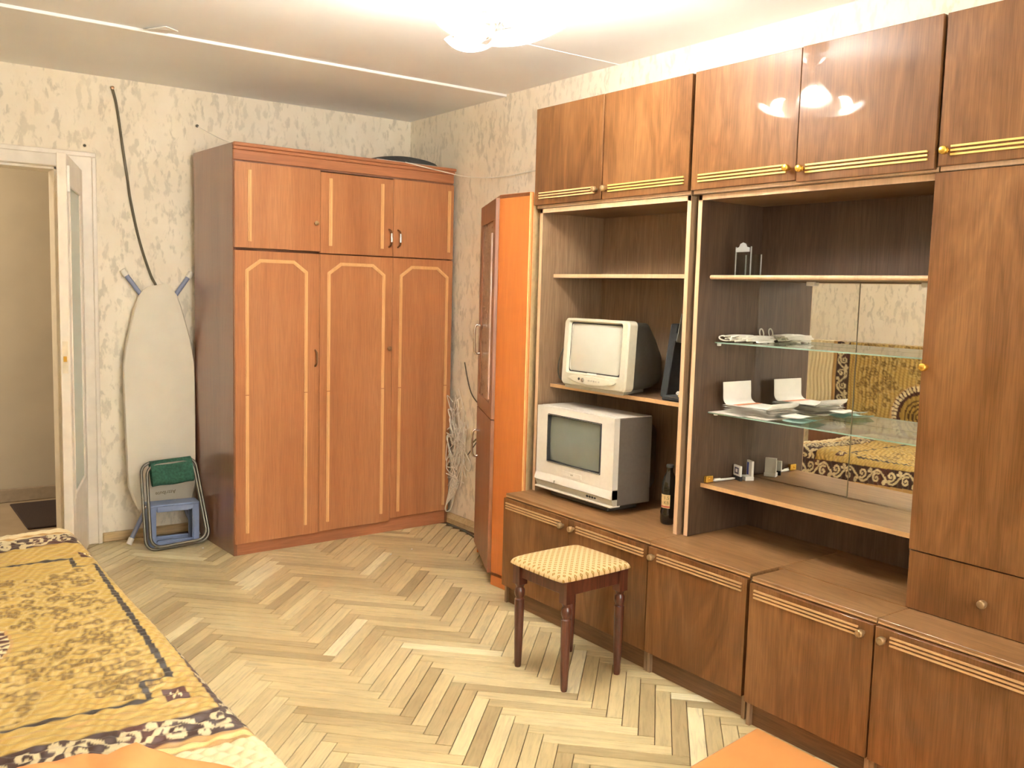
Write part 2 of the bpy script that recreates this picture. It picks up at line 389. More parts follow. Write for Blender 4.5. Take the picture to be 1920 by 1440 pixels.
# subfloor and hall
floor = struct('floor', box(XL-.1, XR+.1, YF-.1, .0, -.06, -.0085), m_subfloor)
struct('hall_floor', box(-4.2, .1, .0, 1.32, -.06, -.001), m_hallfloor)
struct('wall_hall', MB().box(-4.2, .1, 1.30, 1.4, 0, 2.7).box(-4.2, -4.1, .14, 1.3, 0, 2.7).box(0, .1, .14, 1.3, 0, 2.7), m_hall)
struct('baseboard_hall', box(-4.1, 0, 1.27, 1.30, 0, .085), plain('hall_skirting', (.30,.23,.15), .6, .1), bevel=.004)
struct('hall_ceiling', box(-4.2, .1, .14, 1.4, 2.6, 2.7), m_ceil)
# skirting boards
bb = struct('baseboard_back', MB().box(-1.875, -1.40, -.022, 0, 0, .052), m_base, bevel=.006)
struct('baseboard_right', MB().prism([(XR-.030,0),(XR,0),(XR,.058),(XR-.012,.058),(XR-.030,.03)], -2.0, -.05, 'y'), m_base)
# door frame
fr = MB()
fr.box(DX1-.055, DX1+.005, -.012, .13, 0, DZ)                 # jamb right
fr.box(DX0-.005, DX0+.055, -.012, .13, 0, DZ)
fr.box(DX0, DX1, -.012, .13, DZ-.045, DZ+.005)
struct('trim_1', fr, m_white, bevel=.003)
cs = MB()
cs.box(DX1+.0, -1.882, -.034, 0, 0, 2.130); cs.box(DX0-.15, DX0, -.034, 0, 0, 2.130); cs.box(DX0, DX1, -.034, 0, 2.045, 2.130)
struct('trim_6', cs, m_white, bevel=.005)
cs = MB(); cs.box(-1.903, -1.880, -.042, -.0335, 0, 2.107); cs.box(DX0-.15, -1.88, -.042, -.0335, 2.1075, 2.134)
struct('trim_7', cs, m_white, bevel=.004)
# door leaf, opened into the room (local: x along the leaf from the hinge, y thickness)
d = bpy.data.objects.new('door_1', None); link(d); d['kind'] = 'structure'
d.location = (-1.995, -.045, 0); d.rotation_euler = (0, 0, math.radians(180+73.5))
LW, LH, LT = .70, 2.035, .042
dl = MB(); dl.box(0, .11, 0, LT, .012, LH); dl.box(LW-.09, LW, 0, LT, .012, LH); dl.box(.11, LW-.09, 0, LT, 1.90, LH); dl.box(.11, LW-.09, 0, LT, .012, .42)
obj('door_leaf', dl, m_white, d, bevel=.003, local=True)
bd = MB()
for a, b, c, e in ((.105, .135, .40, 1.92), (LW-.105, LW-.085, .40, 1.92), (.135, LW-.105, .40, .425), (.135, LW-.105, 1.89, 1.915)): bd.box(a, b, -.004, LT+.004, c, e)
obj('glazing_bead', bd, m_white, d, bevel=.004, local=True)
obj('glass_pane', box(.12, LW-.095, LT-.010, LT-.005, .42, 1.90), m_doorglass, d, local=True)
obj('lock_plate', box(LW-.001, LW+.0015, .009, .033, 1.02, 1.17), plain('painted_plate', (.74,.66,.50), .4), d, local=True)
obj('latch', box(LW+.001, LW+.006, .014, .028, 1.075, 1.10), m_gold, d, local=True)
for z in (.30, 1.72): obj('hinge', MB().lathe([(.008,0),(.008,.10)], 10, (-.004, -.006, z)), m_white, d, local=True)
obj('bolt', MB().box(LW-.03, LW-.012, LT, LT+.012, 1.86, 1.98), m_whitep, d, local=True, bevel=.002)

# ------------------------------------------------------------------ herringbone boards
BL, BW = .42, .0556
PX = BL/math.sqrt(2); PY = BW*math.sqrt(2)
def proj(x, y, z):
    q = Vector((x,y,z))-CAM; zc = q.dot(_f)
    if zc < .1: return None
    return 960+FPX*q.dot(_R)/zc, 720-FPX*q.dot(_U)/zc, zc
def board_mesh(name, flip):
    g = .0013; L, w = BL/2-g, BW/2-g
    me = bpy.data.meshes.new(name); c = .0008
    vs = [(-L,-w,-.008),(L,-w,-.008),(L,w,-.008),(-L,w,-.008),(-L,-w,-c),(L,-w,-c),(L,w,-c),(-L,w,-c),(-L+c,-w+c,0),(L-c,-w+c,0),(L-c,w-c,0),(-L+c,w-c,0)]
    fs = [(0,1,5,4),(1,2,6,5),(2,3,7,6),(3,0,4,7),(4,5,9,8),(5,6,10,9),(6,7,11,10),(7,4,8,11),(8,9,10,11)]
    me.from_pydata(vs, [], fs); uv = me.uv_layers.new(name='board')
    for l in me.loops: v = vs[l.vertex_index]; uv.data[l.index].uv = (v[0], v[1])
    me.materials.append(m_parquet); return me, vs, fs
BM, bvs, bfs = board_mesh('floorboard', 0)
boards = []
X0 = -1.2   # tip line
ncol = range(-9, 6)
for i in ncol:
    s = 1 if i % 2 == 0 else -1
    xc = X0 + PX*(i+.5)
    for k in range(-62, 28):
        # rows of parallel boards, alternate columns lean the other way
        yc = -1.866 - .0325 + k*PY + (-PX/2 if s > 0 else -PX/2) 
        ang = -PI/4 if s > 0 else PI/4
        # neighbouring columns interlock half a board width
        yc += 0 if s > 0 else PY/2
        if YF+.02 < yc < -.02 and XL < xc < XR: boards.append((xc, yc, ang))
def hidden(x, y):
    return (x > -.54 and y < -2.0) or (x > -1.35 and y > -.62) or (x < -2.31 and y < -1.42) or (x > -.43 and y < -1.5)
sc = []
for bi, (x, y, a) in enumerate(boards):
    q = proj(x, y, 0); 
    if q is None or hidden(x, y) or not (-40 < q[0] < 1960 and q[1] < 1480): continue
    sc.append((BL*BW*(CAM.z)/q[2]**3, bi))
sc.sort(reverse=True); single = [b for _, b in sc[:300]]; sset = set(single)
vis_rest = [b for b in range(len(boards)) if b not in sset]
for bi in single:
    x, y, a = boards[bi]; o = bpy.data.objects.new('floorboard', BM); link(o); o.parent = floor
    o.location = (x, y, random.uniform(-.0004, .0004)); o.rotation_euler = (random.uniform(-.0025,.0025), random.uniform(-.0008,.0008), a)
vs = []; fs = []; rnd = []; uvs = []
for bi in vis_rest:
    x, y, a = boards[bi]; n = len(vs); ca, sa = math.cos(a), math.sin(a); dz = random.uniform(-.0004,.0004); r = random.random()
    vs += [(min(max(x+v[0]*ca-v[1]*sa, XL), XR), min(max(y+v[0]*sa+v[1]*ca, YF), -.001), v[2]+dz) for v in bvs]; fs += [tuple(i+n for i in f) for f in bfs]; rnd += [r]*12; uvs += [(v[0], v[1]) for v in bvs]
me = bpy.data.meshes.new('parquet_rest'); me.from_pydata(vs, [], fs); uvl = me.uv_layers.new(name='board')
uvl.data.foreach_set('uv', np.array([uvs[l.vertex_index] for l in me.loops], dtype=np.float32).ravel())
at = me.attributes.new('rnd', 'FLOAT', 'POINT'); at.data.foreach_set('value', np.array(rnd, dtype=np.float32))
me.materials.append(m_parquet); o = bpy.data.objects.new('parquet_rest', me); link(o); o.parent = floor; o['kind'] = 'stuff'

# ================================================================== WARDROBE
wa = thing('wardrobe', 'reddish brown three-door wardrobe with arched mouldings in the corner of the room', 'wardrobe', (-1.352, -.648, 0), math.radians(2.3))
WW, WD, WH = 1.380, .575, 2.186
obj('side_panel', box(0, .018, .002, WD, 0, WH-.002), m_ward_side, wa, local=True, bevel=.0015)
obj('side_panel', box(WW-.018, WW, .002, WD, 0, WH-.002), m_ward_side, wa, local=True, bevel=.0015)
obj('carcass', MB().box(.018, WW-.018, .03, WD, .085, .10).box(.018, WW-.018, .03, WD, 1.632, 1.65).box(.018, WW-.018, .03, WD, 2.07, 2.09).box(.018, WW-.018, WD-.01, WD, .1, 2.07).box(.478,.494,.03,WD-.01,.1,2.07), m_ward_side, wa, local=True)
obj('plinth', box(.018, WW-.005, .004, .022, 0, .083), m_ward_h, wa, local=True, bevel=.001)
cr = MB(); cr.box(0, WW, -.006, .0015, 2.097, 2.150); cr.box(0, WW+.003, -.013, .0015, 2.1503, 2.168); cr.box(0, WW+.008, -.020, .0015, 2.1683, WH)
obj('top_panel', box(.018, WW-.018, .002, WD, 2.166, WH-.004), m_ward_side, wa, local=True)
obj('cornice', cr, m_ward_h, wa, local=True, bevel=.003)
obj('cornice_groove', box(.0181, WW-.0181, .003, .03, 2.088, 2.097), m_ward_side, wa, local=True)
def strip(m, pts, w, h, y):
    """flat moulding of width w along pts (x,z), standing h proud of plane y"""
    n = len(pts)
    for i in range(n-1):
        (x0,z0),(x1,z1) = pts[i], pts[i+1]; L = math.hypot(x1-x0, z1-z0); tx, tz = (x1-x0)/L, (z1-z0)/L; nx, nz = -tz*w/2, tx*w/2
        e = w*.2
        a0, c0, a1, c1 = x0-tx*e*(i>0), z0-tz*e*(i>0), x1+tx*e*(i<n-2), z1+tz*e*(i<n-2)
        for k, hh in ((1.0, h*.55), (.45, h)):
            A = [(a0-nx*k, c0-nz*k), (a1-nx*k, c1-nz*k), (a1+nx*k, c1+nz*k), (a0+nx*k, c0+nz*k)]
            m.add([(p[0], y, p[1]) for p in A]+[(p[0], y-hh, p[1]) for p in A], [(0,1,2,3),(7,6,5,4),(0,4,5,1),(1,5,6,2),(2,6,7,3),(3,7,4,0)])
    return m
doors = [(.004, .487, .066), (.489, .952, .070), (.954, 1.376, .086)]
arches = [(.068,.405), (.542,.892), (1.008,1.334)]
ups = [((.078,),), ((.545,.875),), ((1.350,),)]
for i, ((x0, x1, zb), (a, b)) in enumerate(zip(doors, arches)):
    dr = obj('door', box(x0, x1, -.016, .002, zb, 1.634), m_ward, wa, local=True, bevel=.002)
    c = .074
    pts = [(a, .122), (a, .868)]; pts2 = [(a, .874), (a, 1.53), (a+c, 1.583), (b-c, 1.583), (b, 1.53), (b, .874)]; pts3 = [(b, .868), (b, .122)]
    mo = MB(); strip(mo, pts, .018, .009, -.016); strip(mo, pts2, .018, .009, -.016); strip(mo, pts3, .018, .009, -.016)
    obj('moulding', mo, m_mould, dr, local=True)
    if i == 0:
        obj('handle', MB().tube(spline([(.462,-.016,1.015),(.462,-.036,1.03),(.462,-.040,1.06),(.462,-.036,1.09),(.462,-.016,1.105)]), .0055, 8), m_bronze, dr, local=True, smooth=50)
    if i == 1:
        obj('knob', MB().lathe([(.006,0),(.006,.012),(.013,.016),(.014,.022),(.008,.028),(0,.029)], 14, (.928,-.016,1.105), (0,-1,0)), m_bronze, dr, local=True, smooth=50)
UD = [(.004, .487, 1.648, 2.088, -.019), (.490, .952, 1.640, 2.080, -.015), (.954, 1.376, 1.640, 2.086, -.015)]
UM = [[.082], [.550, .878], [1.342]]
for i, (x0, x1, z0, z1, y) in enumerate(UD):
    dr = obj('upper_door', box(x0, x1, y, .002, z0, z1), m_ward, wa, local=True, bevel=.002)
    for xm in UM[i]:
        obj('moulding', strip(MB(), [(xm, 1.682), (xm, 2.05)], .020, .009, y), m_mould, dr, local=True)
    if i == 0: obj('knob', MB().lathe([(.006,0),(.006,.010),(.012,.014),(.012,.020),(0,.023)], 14, (.458,y,1.800), (0,-1,0)), m_knob2, dr, local=True, smooth=50)
    else:
        hx = .925 if i == 1 else .985
        obj('handle', MB().tube(spline([(hx,y,1.695),(hx,y-.028,1.71),(hx,y-.032,1.745),(hx,y-.028,1.78),(hx,y,1.795)]), .0055, 8), m_bronze, dr, local=True, smooth=50)
        obj('grip', MB().lathe([(.008,0),(.009,.02),(.008,.05)], 10, (hx,y-.031,1.722)), m_chrome, dr, local=True, smooth=50)
# dark flat bag on top
bg = MB(); rows = []
for i in range(13):
    s = i/12; row = []
    for j in range(9):
        q = j/8; e = max(0, (1-(2*s-1)**2))**.5*(max(0, 1-(2*q-1)**2))**.35
        row.append((-.50+.47*s, -.60+.34*q+.03*s, 2.190+.052*e*(.75+.35*math.sin(2.2*s))))
    rows.append(row)
bg.grid(rows); bg.grid([[(p[0], p[1], 2.1875) for p in r] for r in rows])
bagth = thing('bag', 'flat dark grey bag lying on top of the wardrobe', 'bag', (-.27, -.43, 2.187))
obj('bag_body', bg, plain('dark_bag_cloth', (.055,.06,.062), .8, .2, 40), bagth, smooth=60)
obj('piping', MB().tube([r[0] for r in rows], .004, 6), m_whitep, bagth, smooth=60)

# ================================================================== cords, nails on the walls
def cord(name, pts, r, mat, label, cat='cable', k=6, n=6):
    o = obj(name, MB().tube(spline(pts, k), r, n), mat, smooth=60); return tag(o, label, cat)
cord('wall_cable', [(-1.787,-.012,2.49),(-1.765,-.008,2.40),(-1.735,-.006,2.17),(-1.715,-.008,2.02),(-1.70,-.008,1.90),(-1.655,-.006,1.68),(-1.60,-.008,1.50),(-1.565,-.01,1.42),(-1.555,-.012,1.30)], .0072, plain('grey_brown_cable', (.15,.13,.085), .5), 'dark cable hanging down the wallpaper above the ironing board')
nl = tag(obj('nail', MB().lathe([(.004,-.01),(.004,.018),(.010,.019),(.009,.024),(0,.025)], 10, (-1.787,-.001,2.49), (0,-1,0)), m_bronze, smooth=50), 'dark nail head holding the top of the wall cable', 'nail')
tag(obj('nail', MB().lathe([(.003,-.01),(.003,.016),(.009,.017),(.008,.022),(0,.023)], 10, (-1.336,-.001,2.345), (0,-1,0)), m_cable_d, smooth=50), 'dark nail in the wallpaper just left of the wardrobe top', 'nail')
tag(obj('nail', MB().lathe([(.003,-.01),(.003,.012),(.008,.013),(0,.017)], 10, (-1.93,-.001,2.17), (0,-1,0)), m_cable_d, smooth=50), 'small dark nail above the right corner of the door frame', 'nail')
cord('string', [(-1.336,-.018,2.345),(-1.26,-.20,2.26),(-1.17,-.42,2.19)], .0016, m_cable_w, 'thin string from the wall nail to the wardrobe top', 'string')
cord('clothes_line', [(-.33,-.63,2.187),(-.10,-.66,2.155),(.0,-.80,2.12),(.035,-1.10,2.10),(.044,-1.60,2.12),(.046,-2.0,2.15)], .0028, m_cable_w, 'white line sagging from wardrobe top across to the wall unit', 'string')

# ================================================================== IRONING BOARD
ib = thing('ironing_board', 'folded ironing board with pale cover leaning upright against the wall', 'ironing board', (-1.56, -.10, 0))
def ib_pt(u, v, off=0):      # u across, v height along the board, lean to the wall
    y = -.115 + .085*(v/1.5); return (-1.574+u*.985, y-off, v)
hw = [(.152,.0),(.158,.03),(.176,.08),(.183,.15),(.186,.30),(.190,.55),(.192,.80),(.190,.92),(.172,1.06),(.147,1.18),(.125,1.28),(.105,1.345),(.075,1.395),(.040,1.42),(.0,1.428)]
zz0 = .190
L = [(-w*1.03+(.012 if z<.1 else .0)-.0*z, zz0+z*.875+.0) for w, z in hw]; Rr = [(w*1.03, zz0+z*.875+.018) for w, z in hw]
outline = [(-.13, zz0-.012)] + L[1:-1] + [(0.0, zz0+1.428*.875)] + Rr[1:-1][::-1] + [(.13, zz0+.012)]
n = len(outline); vs = []
for off, k in ((-.012, .99), (.0, 1.0), (.016, 1.0), (.024, .975)):
    vs += [ib_pt(u*k, .85+(v-.85)*k, off) for u, v in outline]
vs += [ib_pt(0, .8, .025)]
fs = [(i, (i+1)%n, n+(i+1)%n, n+i) for i in range(n)] + [(n+i, n+(i+1)%n, 2*n+(i+1)%n, 2*n+i) for i in range(n)] + [(2*n+i, 2*n+(i+1)%n, 3*n+(i+1)%n, 3*n+i) for i in range(n)] + [tuple(range(3*n, 4*n)), tuple(range(n))[::-1]]
vs.pop()
obj('cover', MB().add(vs, fs), m_board, ib, smooth=40)
for a, b in (((-1.735,-.020,1.495), (-1.40,-.055,1.02)), ((-1.392,-.020,1.492), (-1.73,-.045,1.02))):
    lg = obj('leg', MB().tube([a, b], .013, 10), m_bluetube, ib, smooth=50)
    va = Vector(a); dv = (va-Vector(b)).normalized(); obj('foot_cap', MB().tube([va-dv*.008, va+dv*.030], .0165, 10), m_rubber, lg, smooth=50)
for a, b in (((-1.765,-.150,.017), (-1.60,-.085,.30)), ((-1.392,-.140,.017), (-1.50,-.085,.30))):
    lg = obj('leg', MB().tube([a, b], .013, 10), m_bluetube, ib, smooth=50)
    va = Vector(a); dv = (va-Vector(b)).normalized(); obj('foot_cap', MB().tube([va-dv*.025, va+dv*.012], .0165, 10), m_rubber, lg, smooth=50)
o_ = ib_pt(.012, .272, .0262)
text_mesh('lettering', 'Attribute', .030, m_ink, ib, o_, (-1, 0, -.05), (.05, -.055, -1))

# blue step stool behind the camp stool
bs = thing('step_stool', 'blue plastic step stool standing behind the folded camp stool', 'stool', (-1.555, -.235, 0), math.radians(-4))
def frame(m, x0, x1, z0, z1, hx0, hx1, hz0, hz1, y0, y1):
    m.box(x0, hx0, y0, y1, z0, z1); m.box(hx1, x1, y0, y1, z0, z1); m.box(hx0, hx1, y0, y1, hz1, z1); m.box(hx0, hx1, y0, y1, z0, hz0); return m
obj('front_frame', frame(MB(), -.135, .135, .0, .232, -.095, .098, .035, .195, -.045, -.022), m_blue, bs, local=True, bevel=.006, seg=2)
obj('back_frame', frame(MB(), -.135, .135, .0, .232, -.095, .098, .035, .195, .055, .068), m_blue, bs, local=True, bevel=.004)
obj('side_wall', box(-.135, -.12, -.022, .055, .0, .228), m_blue, bs, local=True, bevel=.003)
obj('side_wall', box(.12, .135, -.022, .055, .0, .228), m_blue, bs, local=True, bevel=.003)
obj('top', box(-.138, .138, -.048, .070, .226, .238), m_blue, bs, local=True, bevel=.004)

# folding camp stool
cs_ = thing('camp_stool', 'folded camp stool of grey tubes with a dark green canvas seat', 'stool', (-1.56, -.33, 0))
def cs_pt(u, v, off): return (-1.562+u+.0*v, -.335+.115*(v/.48)-off, v)
def loop(hw0, hw1, z0, z1, off, r=.055, dx=0):
    c = []
    def corner(cx, cz, a0, a1):
        for i in range(6):
            a = a0+(a1-a0)*i/5; c.append((cx+r*math.cos(a), cz+r*math.sin(a)))
    corner(-hw0+r, z0+r, 1.5*PI, PI); corner(-hw1+r, z1-r, PI, .5*PI); corner(hw1-r, z1-r, .5*PI, 0); corner(hw0-r, z0+r, 0, -.5*PI)
    return [cs_pt(u+dx-.05*(v-.25)+ (.0), v+.05*u, off) for u, v in c]
obj('frame', MB().tube(loop(.172,.150,.012,.472,.0), .0085, 8, closed=True), m_steel, cs_, smooth=60)
obj('frame', MB().tube(loop(.150,.128,.030,.462,.028), .0085, 8, closed=True), m_steel, cs_, smooth=60)
rows = []
prof = [(.018,.35),(.030,.358),(.034,.38),(.034,.42),(.032,.455),(.026,.474),(.008,.484),(-.008,.478),(-.014,.462),(-.012,.40),(-.006,.352),(.008,.346),(.018,.35)]
for i in range(13):
    s = i/12; u = -.105+.225*s; rows.append([cs_pt(u-.05*(v-.25), v+.05*u+.002*math.sin(9*s)*(v<.4), off+.006+.001*math.sin(7*s+v*30)) for off, v in prof])
obj('canvas_seat', MB().grid(rows), m_green, cs_, smooth=60)
obj('rivet', MB().lathe([(.011,0),(.011,.004),(0,.007)], 10, cs_pt(.152,.24,.016), (1,0,0)), m_chrome, cs_, smooth=50)
obj('rivet', MB().lathe([(.011,0),(.011,.004),(0,.007)], 10, cs_pt(-.152,.24,.016), (-1,0,0)), m_chrome, cs_, smooth=50)
# crumbs on the floor
for (x, y), lb in zip(((-1.445,-.415), (-.47,-1.02), (-.62,-1.05)), ('white crumb on the parquet below the camp stool', 'white crumb on the parquet near the corner cabinet foot', 'tiny white crumb on the parquet in front of the wardrobe end')):
    tag(obj('crumb', MB().lathe([(.004,0),(.006,.003),(.003,.007),(0,.008)], 6, (x, y, .0005)), m_rubber), lb, 'crumb')

# ================================================================== CORNER CABINET (orange)
cc = thing('corner_cabinet', 'tall orange corner cabinet with brown doors beside the wall unit', 'cabinet', (-.25, -1.70, 0))
Q0, Q1, Q2, Q3, Q4 = (-.175, -1.235), (-.440, -1.752), (-.428, -1.985), (-.05, -1.80), (-.02, -1.32)
ZT = 1.915
def wallpanel(a, b, z0, z1, th, side=1):
    (x0,y0),(x1,y1) = a, b; L_ = math.hypot(x1-x0, y1-y0); nx, ny = (y1-y0)/L_*th*side, -(x1-x0)/L_*th*side
    return MB().prism([(x0,y0),(x1,y1),(x1+nx,y1+ny),(x0+nx,y0+ny)], z0, z1)
obj('side_panel', wallpanel(Q1, Q2, 0, ZT, .016, -1), m_orange, cc, bevel=.001)
obj('edge_strip', MB().tube([(Q2[0]-.0015,Q2[1]+.003,0),(Q2[0]-.0015,Q2[1]+.003,ZT)], .003, 6), plain('orange_edge', (.86,.52,.20), .4), cc)
obj('back_panel', wallpanel((-.424,-1.986), Q3, 0, ZT-.002, .006, -1), m_fibre, cc)
obj('back_panel', wallpanel(Q3, Q4, 0, ZT-.002, .006, -1), m_fibre, cc)
obj('side_panel', wallpanel(Q4, Q0, 0, ZT, .012, -1), m_orange, cc)
obj('top_panel', MB().prism([Q0, Q1, Q2, Q3, Q4][::-1], ZT-.018, ZT-.002), m_brownfront, cc)
obj('bottom_panel', MB().prism([Q0, Q1, Q2, Q3, Q4][::-1], .05, .066), m_brownfront, cc)
def fpt(s, off=0):   # along the front from Q1 (s=0) to Q0 (s=1)
    x = Q1[0]+(Q0[0]-Q1[0])*s; y = Q1[1]+(Q0[1]-Q1[1])*s; L_ = math.hypot(Q0[0]-Q1[0], Q0[1]-Q1[1]); nx, ny = -(Q0[1]-Q1[1])/L_, (Q0[0]-Q1[0])/L_
    return (x+nx*off, y+ny*off)
def fpanel(s0, s1, o0, o1, z0, z1): return MB().prism([fpt(s0,o0), fpt(s1,o0), fpt(s1,o1), fpt(s0,o1)], z0, z1)
up = obj('upper_door', fpanel(0,1,0,.018,1.80,1.90), m_brownfront, cc)
uf = MB()
for (a, b, z0, z1) in ((0,.12,.83,1.80),(.88,1,.83,1.80),(.12,.88,.83,.90)): m_ = fpanel(a,b,0,.018,z0,z1); uf.add(m_.v, m_.f)
ud = obj('upper_door', uf, m_brownfront, cc, bevel=.001)
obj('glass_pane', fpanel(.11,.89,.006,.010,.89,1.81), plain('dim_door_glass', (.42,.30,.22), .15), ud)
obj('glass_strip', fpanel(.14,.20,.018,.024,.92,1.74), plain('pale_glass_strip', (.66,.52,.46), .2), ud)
lo = obj('lower_door', fpanel(0,1,0,.018,.06,.825), m_brownfront, cc, bevel=.001)
def bow(s, z0, z1, par):
    A = [fpt(s,.018), fpt(s,.045), fpt(s,.05), fpt(s,.045), fpt(s,.018)]; Z = [z0, z0+.004, (z0+z1)/2, z1-.004, z1]
    obj('handle', MB().tube(spline([(a[0],a[1],z) for a, z in zip(A, Z)]), .006, 8), m_chrome, par, smooth=50)
bow(.86, 1.12, 1.27, ud); bow(.86, .56, .70, lo)
# small red peg on the wall, white ladder strip
tag(obj('ladder_strip', (lambda m: ([m.box(.034,.045,-1.245-.035*k0,-1.240-.035*k0,.70,1.24) for k0 in (0,1)], [m.box(.036,.044,-1.28,-1.24,.70+.045*i,.706+.045*i) for i in range(12)], m)[2])(MB()), m_whitep, bevel=.001), 'white ladder-like plastic strip on the wall beside the corner cabinet', 'plastic strip')
tag(obj('wall_hook', MB().box(.03,.05,-1.30,-1.265,.385,.43).box(.02,.032,-1.292,-1.272,.375,.395), m_red, bevel=.004), 'small red plastic hook low on the wall behind the cabinet', 'hook')

# tangle of white cables hanging in the gap by the wardrobe
tg = MB(); rr = random.Random(5)
for k in range(22):
    y0 = rr.uniform(-.80, -.64); x0 = rr.uniform(-.005, .035); z = rr.uniform(.40, .82); pts = []
    for i in range(rr.randint(5, 8)):
        pts.append((min(.042, max(-.01, x0+rr.uniform(-.03,.03))), min(-.628, y0+rr.uniform(-.075,.075)), z+rr.uniform(-.10,.10))); z -= rr.uniform(.01,.07)
    tg.tube(spline(pts, 6), .0030, 5)
for k in range(5):
    y0 = -.66-.02*k; tg.tube(spline([(.03,y0,.80-.06*k),(.02,y0-.06,.62),(.03,y0-.02,.45),(.01,y0+.01,.25),(-.02,-.655,.13),(-.01,-.645,.085),(.015,-.665,.12),(.02,y0+.02,.30)], 6), .0032, 5)
tag(obj('cable_tangle', tg, m_cable_w, smooth=60), 'tangled bunch of white cables hanging beside the wardrobe edge', 'cable')
cord('cable', [(.052,-.72,1.02),(.052,-.80,.84),(.053,-.95,.74),(.053,-.97,.66),(.052,-.86,.54),(.052,-.78,.46)], .0035, m_cable_d, 'thin dark wire looping on the wall above the white cables')
cord('cable', [(.036,-1.22,.82),(.036,-1.13,.76),(.036,-1.10,.70),(.036,-.96,.62),(.036,-.86,.55)], .0055, plain('olive_cable', (.20,.17,.08), .6), 'olive wire slanting up the wall to the corner cabinet')
cord('cable', [(-.01,-.66,.006),(.0,-.80,.006),(-.035,-1.0,.006),(-.08,-1.15,.006),(-.10,-1.19,.006),(-.12,-1.21,.006)], .0055, m_cable_d, 'dark cable lying on the floor along the right skirting')

# ================================================================== WALL UNIT
XB = .0        # back of unit
def rails(m, x, y0, y1, zc, r=.0028, gap=.0118):
    for k in (-1, 0, 1): m.box(x-.006, x, y0, y1, zc+k*gap-r, zc+k*gap+r)
    return m
def knob_mb(x, y, z): return MB().lathe([(.006,0),(.006,.010),(.0118,.013),(.0126,.019),(.0118,.028),(.009,.030),(0,.030)], 16, (x, y, z), (-1,0,0))
GB = 'base cabinets of the wall unit'; GT = 'top cabinets of the wall unit'
def base_cab(y0, y1, xf, doors, label, ztop=.522, top=None, back=None):
    t = thing('base_cabinet', label, 'cabinet', ((xf+XB)/2, (y0+y1)/2, 0), 0, GB)
    obj('side_panel', box(xf+.003, XB, y0, y0-.016, 0, ztop-.018), m_case, t, bevel=.001)
    obj('side_panel', box(xf+.003, XB, y1+.016, y1, 0, ztop-.018), m_case, t, bevel=.001)
    obj('carcass', MB().box(xf+.03, XB, y0-.016, y1+.016, .085, .10).box(XB-.01, XB, y0-.016, y1+.016, .10, ztop-.018), m_case, t)
    obj('plinth', box(xf+.018, xf+.034, y0-.016, y1+.016, 0, .086), m_plinth, t)
    if top:
        obj('top_board', MB().prism(top, ztop-.018, ztop), m_unit_h, t, bevel=.0015); obj('top_board', MB().prism(back, ztop-.018, ztop), m_unit_h, t)
    else: obj('top_board', box(xf-.003, XB, y0-.0005, y1+.0005, ztop-.018, ztop), m_unit_h, t, bevel=.0015)
    obj('edge_strip', box(xf-.0045, xf-.0028, y0-.002, y1+.002, ztop-.0150, ztop-.0100), m_tanline, t)
    for (a, b, kn, mats) in doors:
        dr = obj('door', box(xf-.016, xf+.002, a-.0015, b+.0015, .088, ztop-.020), m_unit, t, bevel=.0006)
        ky = a-.033 if kn == 'l' else b+.033
        r0, r1 = (ky-.018, b+.022) if kn == 'l' else (a-.022, ky+.018)
        obj('rail_strip', rails(MB(), xf-.016, r0, r1, .470), mats[0], dr)
        if kn != '0': obj('knob', knob_mb(xf-.016, ky, .470), mats[1], dr, smooth=50)
    return t
XF = -.548
gm = (m_tanline, m_knob2); 
base_cab(-2.000, -2.952, XF+.014, [(-2.000,-2.475,'r',gm), (-2.477,-2.952,'l',gm)], 'two-door base cabinet under the televisions, behind the stool')
base_cab(-2.953, -3.435, XF+.014, [(-2.954,-3.433,'l',gm)], 'single-door base cabinet right of the stool, left of the dark gap')
base_cab(-3.459, -3.926, XF-.008, [(-3.460,-3.925,'r',gm)], 'base cabinet beside the orange floor board, knob at its right', top=[(XF-.011,-3.9255),(-.394,-3.9255),(-.394,-3.4595),(XF-.011,-3.4595)], back=[(-.389,-3.9255),(XB,-3.9255),(XB,-3.4358),(-.389,-3.4358)])
base_cab(-3.928, -4.800, XF-.008, [(-3.929,-4.400,'l',gm), (-4.402,-4.799,'r',gm)], 'base cabinet below the tall cabinet, knob at its left')

# open shelf unit with the televisions
h1 = thing('shelf_unit', 'open shelf unit holding two televisions above the base cabinets', 'shelf unit', (-.19, -2.46, .522))
X1 = -.385; ZB, ZU = .5225, 1.838
def sidep(par, y, th, xf, z0=ZB, z1=ZU, m=None):
    o = obj('side_panel', box(xf+.0015, XB, y, y-th, z0, z1), m or m_case, par)
    obj('edge_strip', box(xf-.0005, xf+.0015, y+.0003, y-th-.0003, z0, z1), m_edge, o); return o
sidep(h1, -2.002, .018, X1); sidep(h1, -2.922, .018, X1)
tp = obj('top_panel', box(X1+.0015, XB, -2.020, -2.922, ZU-.018, ZU), m_case_h, h1); obj('edge_strip', box(X1-.0005, X1+.0015, -2.0025, -2.9395, ZU-.019, ZU+.0005), m_edge, tp)
obj('back_panel', box(-.012, -.004, -2.020, -2.922, ZB, ZU-.018), m_case, h1)
for z in (1.543, 1.030):
    s_ = obj('shelf', box(-.308, -.012, -2.0205, -2.9215, z-.016, z), m_case_h, h1); obj('edge_strip', box(-.311, -.308, -2.0205, -2.9215, z-.016, z), m_edge if z > 1.2 else m_tanline, s_)
